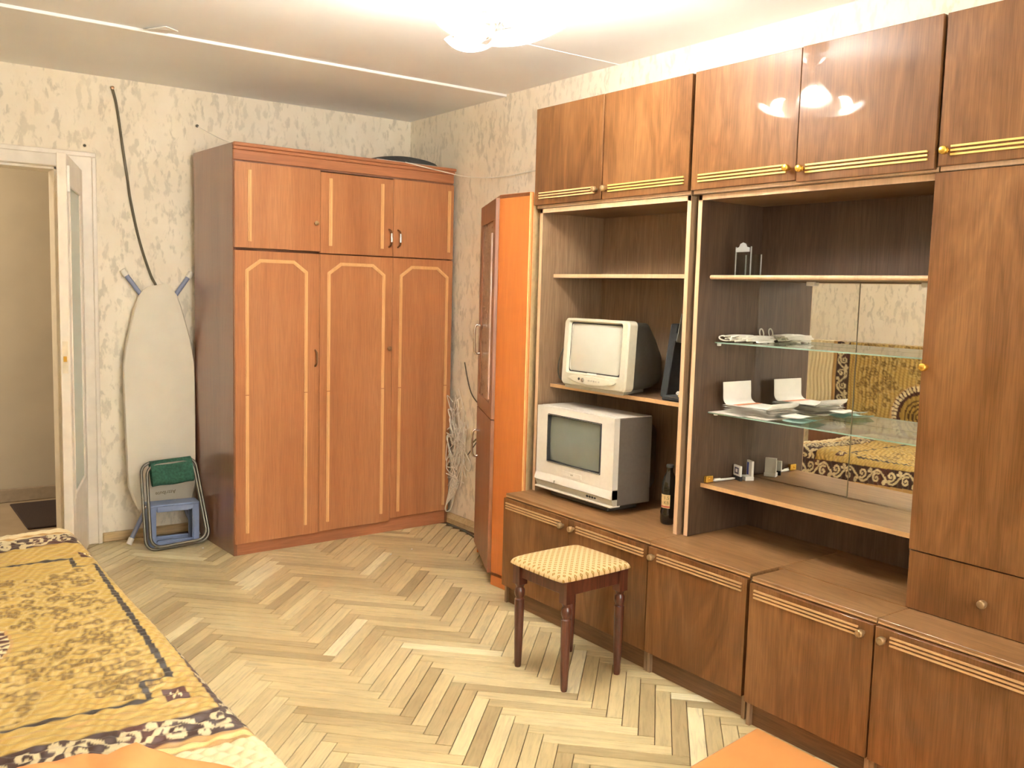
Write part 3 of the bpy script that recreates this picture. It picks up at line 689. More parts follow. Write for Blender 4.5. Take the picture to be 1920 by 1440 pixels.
# display unit with mirrors
h2 = thing('display_unit', 'open display unit with mirrored back and two glass shelves', 'shelf unit', (-.19, -3.44, .522))
X2 = -.368
sidep(h2, -2.962, .018, X2, m=m_case_shaded); obj('side_panel', box(X2, XB, -3.902, -3.914, ZB, ZU), m_case, h2)
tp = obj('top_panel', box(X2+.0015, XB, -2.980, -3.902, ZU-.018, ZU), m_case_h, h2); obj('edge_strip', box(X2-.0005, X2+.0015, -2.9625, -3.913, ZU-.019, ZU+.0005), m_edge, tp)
obj('back_panel', box(-.012, -.004, -2.980, -3.902, ZB, ZU-.018), m_case_shaded, h2)
s_ = obj('shelf', box(-.300, -.012, -2.9805, -3.9015, 1.524, 1.540), m_case_h, h2); obj('edge_strip', MB().tube([(-.301,-2.981,1.532),(-.301,-3.9015,1.532)], .0082, 8), m_edge, s_, smooth=60)
s_ = obj('bottom_shelf', box(-.303, -.012, -2.9805, -3.9015, .713, .729), m_unit_h, h2); obj('edge_strip', box(-.306, -.303, -2.9805, -3.9015, .713, .729), m_tanline, s_)
obj('mirror', box(-.017, -.0125, -2.982, -3.442, .731, 1.522), m_mirror, h2)
obj('mirror', box(-.022, -.0175, -3.444, -3.900, .731, 1.522), m_mirror, h2)
obj('mirror_edge', box(-.0235, -.0125, -3.4415, -3.4445, .731, 1.522), plain('mirror_edge', (.20,.17,.10), .4), h2)
GZ = (1.283, 1.009)
for z, xf in zip(GZ, (-.262, -.282)):
    obj('glass_shelf', box(xf, -.026, -2.9815, -3.9005, z-.005, z), m_shelfglass, h2)
    obj('glass_rim', box(xf-.0012, xf-.0002, -2.9815, -3.9005, z-.005, z), m_rim, h2)
    for y in (-2.986, -3.894): obj('shelf_peg', box(-.25, -.235, y-.006, y+.006, z-.016, z-.0055), m_whitep, h2, bevel=.002)
for x, y in ((-.29,-2.992),):
    b_ = obj('hinge', box(x-.006, x+.032, y-.012, y+.004, .731, .757), m_gold if x < -.2 else m_whitep, h2, bevel=.002)
    obj('screw', MB().lathe([(.004,0),(.004,.002),(0,.003)], 8, (x+.008, y-.012, .745), (0,-1,0)), m_gold, b_)
for y in (-3.235, -3.70): obj('mirror_clip', box(-.033, -.018, y+.018, y-.018, 1.508, 1.5235), m_whitep, h2, bevel=.002)
# tall cabinet
tc = thing('tall_cabinet', 'tall walnut cabinet with one long door and a drawer beside the display unit', 'cabinet', (-.2, -4.30, .522))
XT = -.384
obj('carcass', MB().box(XT+.002, XB, -3.916, -3.932, ZB, ZU).box(XT+.002, XB, -4.78, -4.80, ZB, ZU).box(XT+.002, XB, -3.932, -4.78, ZU-.018, ZU).box(-.012, XB, -3.932, -4.78, ZB, ZU).box(XT+.002, XB, -3.932, -4.78, ZB, ZB+.016), m_case, tc)
dr = obj('door', box(XT-.018, XT, -3.917, -4.398, .708, 1.836), m_unit, tc, bevel=.0015)
obj('knob', knob_mb(XT-.018, -3.934, 1.266), m_gold, dr, smooth=50)
obj('door', box(XT-.018, XT, -4.401, -4.799, .708, 1.836), m_unit, tc, bevel=.0015)
dw = obj('drawer', box(XT-.014, XT, -3.918, -4.398, .524, .704), m_unit, tc, bevel=.0015)
obj('knob', knob_mb(XT-.014, -4.158, .606), m_knob2, dw, smooth=50)
obj('drawer', box(XT-.014, XT, -4.401, -4.799, .524, .704), m_unit, tc, bevel=.0015)
# top cabinets
def top_cab(y0, y1, doors, label, z0=1.8395, z1=2.288):
    t = thing('top_cabinet', label, 'cabinet', (-.2, (y0+y1)/2, z0), 0, GT); xf = -.392
    obj('carcass', MB().box(xf+.004, XB, y0, y0-.016, z0, z1).box(xf+.004, XB, y1+.016, y1, z0, z1).box(xf+.004, XB, y0-.016, y1+.016, z0, z0+.016).box(xf+.004, XB, y0-.016, y1+.016, z1-.016, z1).box(XB-.01, XB, y0-.016, y1+.016, z0+.016, z1-.016), m_case, t)
    obj('edge_strip', box(xf+.001, xf+.004, y0-.001, y1+.001, z0+.002, z0+.014), m_edge, t)
    for (a, b, kn, mats, dx, dz) in doors:
        dr = obj('door', box(xf-.018+dx, xf+dx, a-.0015, b+.0015, z0+.014+dz, z1-.002), m_unit, t, bevel=.0015)
        x = xf-.018+dx; ky = a-.028 if kn == 'l' else b+.028
        r0, r1 = (ky-.012, b+.022) if kn == 'l' else (a-.038, ky+.012)
        obj('rail_strip', rails(MB(), x, r0, r1, 1.895+dz), mats[0], dr)
        obj('knob', knob_mb(x, ky, 1.895+dz), mats[1], dr, smooth=50)
    return t
gg = (m_goldline, m_gold); g1 = (m_mould, m_knob2)
top_cab(-1.985, -2.941, [(-1.985,-2.449,'r',g1,0,0), (-2.451,-2.941,'l',(m_goldline,m_knob2),.002,0)], 'two-door top cabinet above the televisions')
top_cab(-2.956, -3.921, [(-2.956,-3.431,'r',gg,.0,0), (-3.434,-3.921,'l',gg,-.006,-.008)], 'two-door top cabinet reflecting the lamp, above the mirrors')
top_cab(-3.926, -4.800, [(-3.926,-4.380,'l',gg,0,0), (-4.383,-4.800,'r',gg,0,0)], 'top cabinet above the tall cabinet, gold knob at its left')
# orange board on the floor
cb = tag(obj('orange_board', MB().prism([(-.566,-3.520),(-.945,-3.575),(-.972,-4.75),(-.578,-4.75)], .001, .013), plain('peach_laminate', (.74,.33,.105), .4, .06, 5)), 'orange laminate board lying on the floor against the base cabinets', 'board')
obj('board_edge', MB().prism([(-.5655,-3.5195),(-.946,-3.5745),(-.946,-3.5725),(-.5655,-3.5175)], .001, .0135), m_edge, cb)

# ================================================================== TELEVISIONS
def superrect(hw, hh, r, n=5):
    pts = []
    for cx, cy, a0 in ((hw-r, hh-r, 0), (-hw+r, hh-r, PI/2), (-hw+r, -hh+r, PI), (hw-r, -hh+r, 1.5*PI)):
        for i in range(n+1): a = a0+PI/2*i/n; pts.append((cx+r*math.cos(a), cy+r*math.sin(a)))
    return pts
def ringloft(secs, cap0=True, cap1=True):
    """secs: list of (x, points(y,z)) with equal counts"""
    m = MB(); n = len(secs[0][1]); vs = [(x, y, z) for x, P in secs for y, z in P]
    fs = [(i*n+k, i*n+(k+1)%n, (i+1)*n+(k+1)%n, (i+1)*n+k) for i in range(len(secs)-1) for k in range(n)]
    if cap0: fs.append(tuple(range(n))[::-1])
    if cap1: fs.append(tuple(range((len(secs)-1)*n, len(secs)*n)))
    return m.add(vs, fs)
def sh(P, dy, dz, s=1): return [(y*s+dy, z*s+dz) for y, z in P]
def crt(par, yc, zc, hw, hh, x, bulge, mat):
    rows = []
    for i in range(17):
        v = -1+2*i/16; row = []
        for j in range(21):
            u = -1+2*j/20; row.append((x-bulge*(1-u*u*.6)*(1-v*v*.6)+bulge*.16, yc-u*hw*(1-.025*v*v), zc+v*hh*(1-.03*u*u)))
        rows.append(row)
    return obj('screen', MB().grid(rows), mat, par, smooth=60)
# lower silver set
t2 = thing('television', 'silver flat-front television on the base cabinet, grey screen', 'television', (-.25, -2.325, .5225), 0, 'old televisions')
yc, w2 = -2.325, .264; z0, z1 = .556, .938
obj('foot', box(-.375, -.20, yc-.20, yc+.20, .5228, z0+.004), m_housing, t2, bevel=.006)
sy0, sy1, sz0, sz1 = yc+.180, yc-.180, .690, .902
xf = -.412
be = MB(); be.box(xf, xf+.03, yc+w2, sy0, z0+.035, z1); be.box(xf, xf+.03, sy1, yc-w2, z0+.035, z1); be.box(xf, xf+.03, sy0, sy1, sz1, z1); be.box(xf, xf+.03, sy0, sy1, z0+.075, sz0)
obj('bezel', be, m_silver, t2)
obj('bezel_lip', ringloft([(xf-.004, sh(superrect(.183,.109,.004), yc, (sz0+sz1)/2)), (xf+.001, sh(superrect(.186,.112,.004), yc, (sz0+sz1)/2)), (xf+.02, sh(superrect(.178,.104,.004), yc, (sz0+sz1)/2)), (xf-.004, sh(superrect(.1795,.1055,.004), yc, (sz0+sz1)/2))], False, False), m_blackm, t2)
obj('speaker_band', MB().prism([(xf+.001,z0+.076),(xf-.010,z0+.040),(xf+.004,z0+.036),(xf+.03,z0+.036),(xf+.03,z0+.076)], yc-w2, yc+w2, 'y'), m_silver, t2)
obj('lower_band', MB().prism([(xf-.004,z0+.036),(xf+.008,z0+.008),(xf+.03,z0+.008),(xf+.03,z0+.036)], yc-w2, yc+w2, 'y'), m_silver2, t2)
obj('base_strip', box(xf-.006, xf+.05, yc-w2, yc+w2, z0, z0+.009), m_silver, t2, bevel=.003)
crt(t2, yc, (sz0+sz1)/2, .178, .104, xf+.012, .006, m_screen2)
obj('casing', MB().box(xf+.03, -.19, yc-w2, yc+w2, z0+.004, z1), m_casing, t2, bevel=.004)
obj('lit_top_sheet', box(xf+.028, -.195, yc-w2+.003, yc+w2-.003, z1-.002, z1+.0015), m_silver, t2)  # thin silver sheet added so the top looks lit above the darkened casing
obj('rear_housing', ringloft([(-.19, sh(superrect(.245,.17,.03), yc, .755)), (-.10, sh(superrect(.20,.14,.04), yc, .745)), (-.03, sh(superrect(.13,.10,.04), yc, .735))]), m_housing, t2, smooth=40)
fl_ = obj('flap', box(xf-.0015, xf+.002, yc+.072, yc-.062, .640, .662), m_silver, t2, bevel=.001)
obj('emblem', MB().box(xf-.003, xf-.001, yc+.010, yc+.004, .649, .655).box(xf-.003, xf-.001, yc+.001, yc-.005, .649, .655), m_greyp, fl_)
for k, r in enumerate((.006, .0055, .005, .0045)): obj('socket', MB().lathe([(r,0),(r,.004),(r*.5,.004),(r*.4,.001)], 10, (xf+.002, yc-.105-.017*k, z0+.024), (-1,0,-.3)), m_blackm, t2)
obj('badge', box(xf-.012, xf-.006, yc+.117, yc+.113, .595, .608), m_greyp, t2)
# upper set
t1 = thing('television', 'small television with dark rear on the shelf, screen coloured pale like a reflection', 'television', (-.20, -2.375, 1.0305), 0, 'old televisions')
yc, hw_, zc_ = -2.372, .213, 1.195; hh_ = .150; xf = -.362
def tl(x, z): return x + (z-1.04)*.05      # leans back slightly
def tilt(m): m.v = [(tl(v[0], v[2]), v[1], v[2]) for v in m.v]; return m
secs = [(xf+.05, sh(superrect(hw_,hh_,.022), yc, zc_)), (xf+.008, sh(superrect(hw_,hh_,.022), yc, zc_)), (xf, sh(superrect(hw_-.006,hh_-.006,.018), yc, zc_)),
        (xf-.002, sh(superrect(.178,.118,.010), yc, zc_+.022)), (xf+.012, sh(superrect(.170,.110,.010), yc, zc_+.022)), (xf+.02, sh(superrect(.166,.107,.01), yc, zc_+.022))]
obj('bezel', tilt(ringloft(secs, False, False)), m_silverb, t1, smooth=30)
obj('screen_gasket', tilt(ringloft([(xf+.010, sh(superrect(.1715,.1115,.012), yc, zc_+.022)), (xf+.0085, sh(superrect(.166,.106,.014), yc, zc_+.022))], False, False)), m_blackm, t1)
o_ = crt(t1, yc, zc_+.022, .169, .109, xf+.018, .022, m_screen1)
for v in o_.data.vertices: v.co.x += (v.co.z+1.0305-1.04)*.05
cp = [(math.cos(a)*.165*(1 if math.cos(a) > 0 else 1.0), math.sin(a)*(.012 if math.sin(a) > 0 else .026)) for a in [2*PI*i/28 for i in range(28)]]
obj('control_panel', tilt(ringloft([(xf+.004, sh(cp, yc, 1.082)), (xf-.008, sh(cp, yc, 1.082, .97)), (xf-.011, sh(cp, yc, 1.081, .85))], False, True)), m_silverb, t1, smooth=30)
obj('knob', MB().lathe([(.010,0),(.009,.006),(0,.007)], 12, (tl(xf-.010,1.078), yc+.045, 1.076), (-1,0,0)), m_chrome, t1, smooth=50)
for k in range(5): obj('button', box(tl(xf-.014,1.077), tl(xf-.009,1.077), yc+.012-.017*k, yc+.003-.017*k, 1.073, 1.080), m_silver2, t1)
obj('socket', MB().lathe([(.006,0),(.006,.004),(.002,.003)], 10, (tl(xf-.009,1.077), yc+.072, 1.079), (-1,0,0)), m_blackm, t1)
bdg = obj('badge', MB().box(tl(xf-.004,1.105), tl(xf,1.105), yc+.030, yc-.030, 1.1010, 1.1085), m_whitep, t1)
obj('foot', ringloft([(xf+.012, sh(superrect(.195,.012,.006), yc, 1.0425)), (-.16, sh(superrect(.12,.012,.006), yc, 1.0425))]), m_greyp, t1)
obj('rear_housing', ringloft([(xf+.05, sh(superrect(hw_-.004,hh_-.004,.02), yc, zc_)), (-.22, sh(superrect(hw_-.006,hh_-.008,.03), yc, zc_)), (-.13, sh(superrect(.16,.115,.04), yc, zc_-.03)), (-.045, sh(superrect(.11,.075,.04), yc, zc_-.06))]), m_housing, t1, smooth=35)
cord('cable', [(-.22,-2.042,.535),(-.30,-2.044,.56),(-.35,-2.035,.60),(-.33,-2.030,.66),(-.27,-2.040,.72),(-.2,-2.045,.74)], .004, m_cable_d, 'dark lead curling behind the silver television by the side panel')
cord('cable', [(-.25,-2.10,1.045),(-.28,-2.05,1.06),(-.27,-2.035,1.15),(-.22,-2.05,1.24),(-.18,-2.10,1.26)], .003, m_cable_d, 'thin lead curling behind the small television on the shelf')

# items right of the televisions
mo = thing('monitor', 'dark flat monitor standing on its side behind the small television', 'monitor', (-.12, -2.80, 1.0305))
obj('monitor_body', MB().prism([(-.215,1.0308),(-.05,1.0308),(-.03,1.34),(-.165,1.34)], -2.650, -2.685, 'y'), m_blackm, mo, bevel=.003)
obj('screen_face', MB().prism([(-.212,1.034),(-.055,1.034),(-.035,1.337),(-.163,1.337)], -2.647, -2.6495, 'y'), plain('dark_panel', (.09,.09,.095), .25), mo)
bk = obj('bracket', MB().prism([(-.20,1.265),(-.12,1.255),(-.10,1.375),(-.175,1.385)], -2.715, -2.718, 'y'), plain('zinc_plate', (.40,.42,.38), .35, metal=.7), mo)
obj('bracket_arm', box(-.19, -.14, -2.686, -2.7145, 1.27, 1.30), m_blackm, mo)
bx = thing('disc_player', 'flat black box on the television shelf by the right panel', 'player', (-.2, -2.84, 1.0305))
obj('body', box(-.300, -.07, -2.742, -2.915, 1.031, 1.050), m_blackm, bx, bevel=.004)
tag(obj('remote_control', box(-.245, -.205, -2.765, -2.912, 1.0505, 1.066), m_whitep, bevel=.005, seg=2), 'white remote control lying on the flat black box', 'remote')
tag(obj('yellow_pad', MB().lathe([(.026,0),(.028,.004),(.026,.010),(0,.012)], 16, (-.272,-2.845,1.0505)), m_yellow, smooth=50), 'round cream yellow pad on the black box', 'pad')
# bottle
bt = thing('bottle', 'dark glass bottle with a gold label on the base cabinet', 'bottle', (-.285, -2.795, .5225))
prof = [(.026,0),(.031,.004),(.033,.018),(.033,.05),(.029,.066),(.029,.125),(.031,.140),(.030,.165),(.024,.195),(.014,.215),(.0125,.228),(.014,.231),(.014,.236)]
obj('glass_body', MB().lathe(prof, 24, (-.285,-2.795,.523)), m_bottle, bt, smooth=50)
obj('cap', MB().lathe([(.0155,.234),(.0155,.243),(.013,.246),(0,.246)], 16, (-.285,-2.795,.523)), m_blackm, bt, smooth=50)
lb = MB(); rows = []
for i in range(2):
    rows.append([(-.285+.0298*math.cos(a), -2.795+.0298*math.sin(a), .523+(.068, .124)[i]) for a in [PI+1.25-2.5*j/16-.3 for j in range(17)]])
obj('label', lb.grid(rows), m_label, bt, smooth=60)
obj('label_band', MB().grid([[(-.285+.0302*math.cos(a), -2.795+.0302*math.sin(a), .523+z) for a in [PI+1.25-2.5*j/16-.3 for j in range(17)]] for z in (.071,.077)]), m_red, bt, smooth=60)
text_mesh('lettering', '1.5', .020, m_ink, bt, (-.3135,-2.809,.634), (.45,-.89,0), (0,0,1)); text_mesh('lettering', 'KB', .018, m_ink, bt, (-.3135,-2.809,.614), (.45,-.89,0), (0,0,1))
# acrylic holder on upper shelf
ah = thing('glass_holder', 'clear glass holder with a frosted crest on the upper display shelf', 'glass holder', (-.22, -3.09, 1.5405), math.radians(-12))
obj('front_sheet', MB().prism([(.046,0),(.046,.108),(.026,.110),(.018,.122),(.0,.128),(-.018,.122),(-.026,.110),(-.046,.108),(-.046,0)][::-1], -.026, -.022, 'x'), m_glass, ah, local=True)
obj('back_sheet', MB().prism([(.046,0),(.046,.080),(-.046,.080),(-.046,0)][::-1], .022, .026, 'x'), m_glass, ah, local=True)
obj('side_sheet', MB().box(-.022,.022,.043,.046,0,.080), m_glass, ah, local=True); obj('side_sheet', MB().box(-.022,.022,-.046,-.043,0,.080), m_glass, ah, local=True)
obj('base_sheet', box(-.022,.022,-.043,.043,.0,.004), m_glass, ah, local=True)
for yy in (-.046, .044): obj('polished_edge', box(-.0265, -.0215, yy, yy+.002, 0, .108), m_frost, ah, local=True); obj('polished_edge', box(.0215, .0265, yy, yy+.002, 0, .080), m_frost, ah, local=True)
obj('frosted_crest', MB().prism([(.040,.088),(.040,.104),(.024,.107),(.016,.119),(.0,.124),(-.016,.119),(-.024,.107),(-.040,.104),(-.040,.088)][::-1], -.0285, -.0265, 'x'), m_frost, ah, local=True)
# white bundle on the upper glass shelf
GZ1 = GZ[0]+.0005
bnd = MB(); rr = random.Random(11)
for k in range(15):
    y = -2.998-.0075*k+rr.uniform(-.004,.004); x0 = -.235+rr.uniform(-.012,.03); x1 = -.045-rr.uniform(0,.03); z = GZ1+.004+rr.uniform(0,.020)
    bnd.tube(spline([(x0, y, z), (x0+.06, y+rr.uniform(-.012,.004), z+rr.uniform(0,.005)), (x0+.12, y+rr.uniform(-.012,.004), z+.002), (x1, y, z)], 5), .0036, 6)
def loopc(c, rx, ry, rz, n=16): return [(c[0]+rx*math.cos(2*PI*i/n), c[1]+ry*math.sin(2*PI*i/n), c[2]+rz*math.sin(2*PI*i/n)) for i in range(n)]
bnd.tube(loopc((-.235,-3.008,GZ1+.015), .032, .010, .009), .003, 6, closed=True)
bnd.tube(loopc((-.045,-3.03,GZ1+.034), .012, .004, .018), .0028, 6, closed=True)
bnd.tube(loopc((-.10,-3.11,GZ1+.006), .022, .018, .002), .003, 6, closed=True); bnd.tube(loopc((-.15,-3.12,GZ1+.005), .030, .012, .001), .003, 6, closed=True)
for k in range(3): bnd.add(box(-.225+.01*k, -.05, -3.015-.03*k, -3.035-.03*k, GZ1+.012+.004*k, GZ1+.018+.004*k).v, box(0,1,0,1,0,1).f)
tag(obj('cable_bundle', bnd, m_cable_w, smooth=60), 'coiled white cables heaped on the upper glass shelf', 'cable')
def sheet(name, x0, x1, y0, y1, z, rot, mat, label, cat, th=.0016, curl=None, n=10):
    """a paper sheet or pamphlet lying at z; curl=(far rise, near rise)"""
    rows = []; cx, cy = (x0+x1)/2, (y0+y1)/2; ca, sa = math.cos(rot), math.sin(rot)
    for i in range(n+1):
        s = i/n; row = []
        for j in range(5):
            q = j/4; X = x0+(x1-x0)*q-cx; Y = y0+(y1-y0)*s-cy
            dz = 0
            if curl: dz = curl[0]*max(0, (.32-s)/.32)**1.6 + curl[1]*max(0, (s-.72)/.28)**1.6; 
            if curl and s < .32: Y -= curl[0]*.55*max(0, (.32-s)/.32)**1.2*(-1 if y1 < y0 else 1)*-1*.6
            row.append((cx+X*ca-Y*sa, cy+X*sa+Y*ca, z+dz))
        rows.append(row)
    m = MB().grid(rows); vs = m.v[:]; nrow, ncol_ = len(rows), len(rows[0])
    m.grid([[(p[0], p[1], p[2]+th) for p in r] for r in rows])
    o = obj(name, m, mat, smooth=40); return tag(o, label, cat)
ZG = GZ[1]+.0006
# piled papers: bottom sheets, pamphlets, curled magazines
sheet('paper', -.290, -.08, -2.985, -3.15, ZG, .03, m_paper, 'lowest white sheet jutting over the front of the lower glass shelf', 'paper', .0012)
sheet('paper', -.275, -.07, -3.11, -3.27, ZG, -.10, m_paper, 'white sheet under the stack, right of the lowest one', 'paper', .0012)
zz = ZG+.0016
stack = ['lowest pamphlet of the paper stack on the glass shelf', 'second pamphlet from the bottom of the paper stack', 'middle pamphlet of the paper stack on the glass shelf', 'pamphlet just below the curled magazine in the stack']
for k, lb_ in enumerate(stack):
    th = (.007, .006, .008, .006)[k]; x = -.257+.010*rr.uniform(-1,1)
    sheet('pamphlet', x, x+.175, -3.025+.01*rr.uniform(-1,1), -3.245-.012*rr.random(), zz, rr.uniform(-.11,.09), m_paper, lb_, 'pamphlet', th); zz += th+.0006
def magazine(x0, w, y0, y1, z, h_up, h_dn, label, rot=0):
    """magazine whose far cover curls up and near end flips up"""
    t = thing('magazine', label, 'magazine', (x0+w/2, (y0+y1)/2, z))
    prof = []; n = 10
    for i in range(n+1):
        a = PI/2*(1-i/n); prof.append((.030*(1-math.sin(a))*1.0, .030*(1-math.cos(a)) ))
    top = [(-.004, h_up)]; path = [(y0+.004, z+h_up), (y0+.001, z+h_up*.6)] + [(y0-.030*(1-math.cos(PI/2*i/6))-.0, z+.030*(1-math.sin(PI/2*i/6))) for i in range(7)]
    path += [(y0-.03-(y0-y1-.06)*s, z) for s in (.25,.5,.75,1.0)]
    yl = path[-1][0]; path += [(yl-.022, z+h_dn*.5), (yl-.027, z+h_dn)]
    ca, sa = math.cos(rot), math.sin(rot); cx, cy = x0+w/2, (y0+y1)/2
    def P(x, y, zz): return (cx+(x-cx)*ca-(y-cy)*sa, cy+(x-cx)*sa+(y-cy)*ca, zz)
    th = .0022; rows = [[P(x0+w*q, y, zz) for q in (0,.5,1)] for y, zz in path]
    m = MB().grid(rows); m.grid([[P(x0+w*q, y-(th if k < 8 else 0), zz+(th if k >= 5 else 0)) for q in (0,.5,1)] for k, (y, zz) in enumerate(path)])
    obj('cover', m, m_paper, t, smooth=60)
    ys = y0-.036; obj('orange_band', MB().grid([[P(x0+w*q, y, z+.0036) for q in (.08,.97)] for y in (ys, ys-.028)]), m_orangestripe, t)
    return t
magazine(-.254, .168, -3.030, -3.262, zz+.001, .088, .024, 'open magazine with curled up cover on top of the paper stack', .03)
sheet('pale_wrapper', -.235, -.10, -3.285, -3.395, ZG+.0005, .25, m_teal, 'pale teal wrapper at the right of the papers', 'wrapper', .002, (.004,.010))
sheet('paper', -.225, -.11, -3.275, -3.375, ZG+.014, .15, m_paper, 'crumpled white slip on the pale teal wrapper', 'paper', .002, (.003,.008))
# small things on the bottom display shelf
ZS = .7296
def pen(a, b, label):
    t = thing('pen', label, 'pen', a); A, B = Vector(a), Vector(b); dv = (B-A).normalized()
    obj('barrel', MB().tube([A, A+dv*.012, B-dv*.01, B], [.002,.0048,.0048,.0035], 10), m_whitep, t, smooth=50)
    obj('clip', MB().tube([B-dv*.035+Vector((0,0,.006)), B+Vector((0,0,.007))], .0015, 6), m_whitep, t, smooth=50)
pen((-.135,-3.008,ZS+.006), (-.250,-2.999,ZS+.006), 'white pen lying on the mirror shelf beside the brass hinge')
b1 = thing('small_box', 'small white box with a dark square emblem on the mirror shelf', 'box', (-.118,-3.022,ZS)); b1.rotation_euler = (0,math.radians(0),math.radians(-20))
obj('carton', box(-.020,-.012,-.030,.024,.018,.060), m_whitep, b1, local=True, bevel=.001); obj('emblem', box(-.0206,-.0200,-.018,.014,.026,.052), m_navy, b1, local=True); obj('emblem_centre', box(-.0212,-.0206,-.009,.005,.033,.046), m_whitep, b1, local=True); obj('carton_base', box(-.019,-.008,-.028,.022,0,.018), m_blackm, b1, local=True)
b2 = thing('small_box', 'small white and blue printed card box beside the emblem box', 'box', (-.070,-3.040,ZS)); b2.rotation_euler = (0,0,math.radians(-25))
obj('carton', box(-.016,-.006,-.026,.020,.016,.078), m_whitep, b2, local=True, bevel=.001); obj('blue_panel', box(-.0166,-.016,.000,.015,.020,.070), m_bluep, b2, local=True); obj('carton_base', box(-.040,-.004,-.026,.022,0,.016), m_whitep, b2, local=True, bevel=.001)

# ================================================================== STOOL
st = thing('stool', 'dark wooden stool with turned legs and gold-diamond fabric seat', 'stool', (-.785, -2.775, 0), math.radians(2))
# seat cushion (local)
rows = []; N = 40
for i in range(N+1):
    v = -1+2*i/N; row = []
    v = math.sin(v*PI/2)
    for j in range(N+1):
        u = math.sin((-1+2*j/N)*PI/2)
        # superellipse mapping for rounded corners
        k = 1-.045*(abs(u*v)**4)
        h = (1-abs(u)**14)**.5*(1-abs(v)**14)**.5
        row.append((u*.180*k, v*.160*k, .418+.004+.022*h+.012*(1-u*u)*(1-v*v)))
    rows.append(row)
mseat = MB().grid(rows); mseat.grid([[(p[0], p[1], .4185) for p in r] for r in rows])
for e in (rows[0], rows[-1], [r[0] for r in rows], [r[-1] for r in rows]): mseat.grid([e, [(p[0], p[1], .4185) for p in e]])
obj('seat', mseat, m_stool, st, local=True, smooth=60)
lx, ly = .135, .137
prof = [(.011,0),(.0135,.01),(.0165,.10),(.0190,.24),(.0195,.272),(.0150,.276),(.0150,.280),(.0195,.290),(.0205,.300),(.0195,.312),(.0145,.318),(.0145,.322),(.017,.328),(.021,.334)]
for sx in (-1,1):
    for sy in (-1,1):
        m = MB().lathe(prof, 14, (sx*lx, sy*ly, 0)); m.box(sx*lx-.020, sx*lx+.020, sy*ly-.020, sy*ly+.020, .334, .418)
        obj('leg', m, m_legwood, st, local=True, smooth=40)
for sy in (-1,1): obj('apron', box(-lx+.0205, lx-.0205, sy*ly-.009, sy*ly+.009, .362, .4175), m_legwood, st, local=True, bevel=.001)
for sx in (-1,1): obj('apron', box(sx*lx-.009, sx*lx+.009, -ly+.0205, ly-.0205, .362, .4175), m_legwood, st, local=True, bevel=.001)

# ================================================================== BED, SPREAD, SOFA BACK
def near_curve(PX_, PY_, curve, chunk=20000):
    """distance from points to a polyline sampled densely (numpy)"""
    out = np.empty(len(PX_)); c = np.asarray(curve)
    for i in range(0, len(PX_), chunk):
        dx = PX_[i:i+chunk, None]-c[None, :, 0]; dy = PY_[i:i+chunk, None]-c[None, :, 1]; out[i:i+chunk] = np.sqrt((dx*dx+dy*dy).min(1))
    return out
def spiral(cx, cy, r0, r1, a0, turns, n=40):
    a = np.linspace(a0, a0+turns*2*PI, n); r = np.linspace(r0, r1, n); return np.stack([cx+r*np.cos(a), cy+r*np.sin(a)], 1)
# one tile of the scroll border, period .20 along s, height -.5..5 (scaled by width)
_t = np.linspace(0, 1, 120)
TILE = np.concatenate([np.stack([_t*.20, .26*np.sin(2*PI*_t)*.14], 1), spiral(.055,-.010,.004,.030,.5,1.25), spiral(.155,.010,.004,.030,3.6,1.25), spiral(.10,.035,.002,.016,0,.9,20), spiral(.0,-.035,.002,.016,PI,.9,20), spiral(.2,-.035,.002,.016,PI,.9,20)])
def scroll(s, h, w):
    """1 on the pale scrolls of a border of width w; s along, h -w/2..w/2"""
    sm = np.mod(s, .20); d = near_curve(sm, h*(.10/w), TILE); return d < .0062
cols = dict(brown=(.050,.018,.010), brown2=(.085,.022,.012), dark=(.040,.030,.024), gold=(.44,.285,.055), pale=(.72,.57,.22), cream=(.76,.65,.39), tan=(.50,.30,.10), deep=(.08,.033,.004), red=(.20,.03,.02))
# field motif curves (in pattern space: a across from the right line inward (+), b along y)
fr_ = np.random.default_rng(3); motif = []
for cx, cy, rs in ((.24,-2.25,.13),(.22,-2.95,.13),(.16,-2.60,.12),(.42,-2.12,.12),(.40,-3.06,.12),(.55,-2.9,.1),(.55,-2.25,.1),(.10,-2.42,.09),(.10,-2.78,.09),(.09,-2.12,.07),(.09,-3.08,.07),(.30,-2.42,.09),(.30,-2.80,.09)):
    for k in range(15):
        a = fr_.uniform(0, 2*PI); r = rs*1.25*fr_.uniform(.1, 1)**.6; motif.append(spiral(cx+r*math.cos(a), cy+r*math.sin(a)*1.25, .004, fr_.uniform(.012,.034), fr_.uniform(0,6.3), fr_.uniform(.5,1.2), 24))
    for k in range(6):
        a = k*PI/3; motif.append(spiral(cx+.018*math.cos(a), cy+.018*math.sin(a), .001, .010, a, .6, 12))
    n_v = 26; a = np.linspace(0, PI*1.5, n_v); motif.append(np.stack([cx+rs*.8*np.cos(a)*np.linspace(.4,1,n_v), cy+rs*1.1*np.sin(a)*np.linspace(.4,1,n_v)], 1))
motif = np.concatenate(motif)
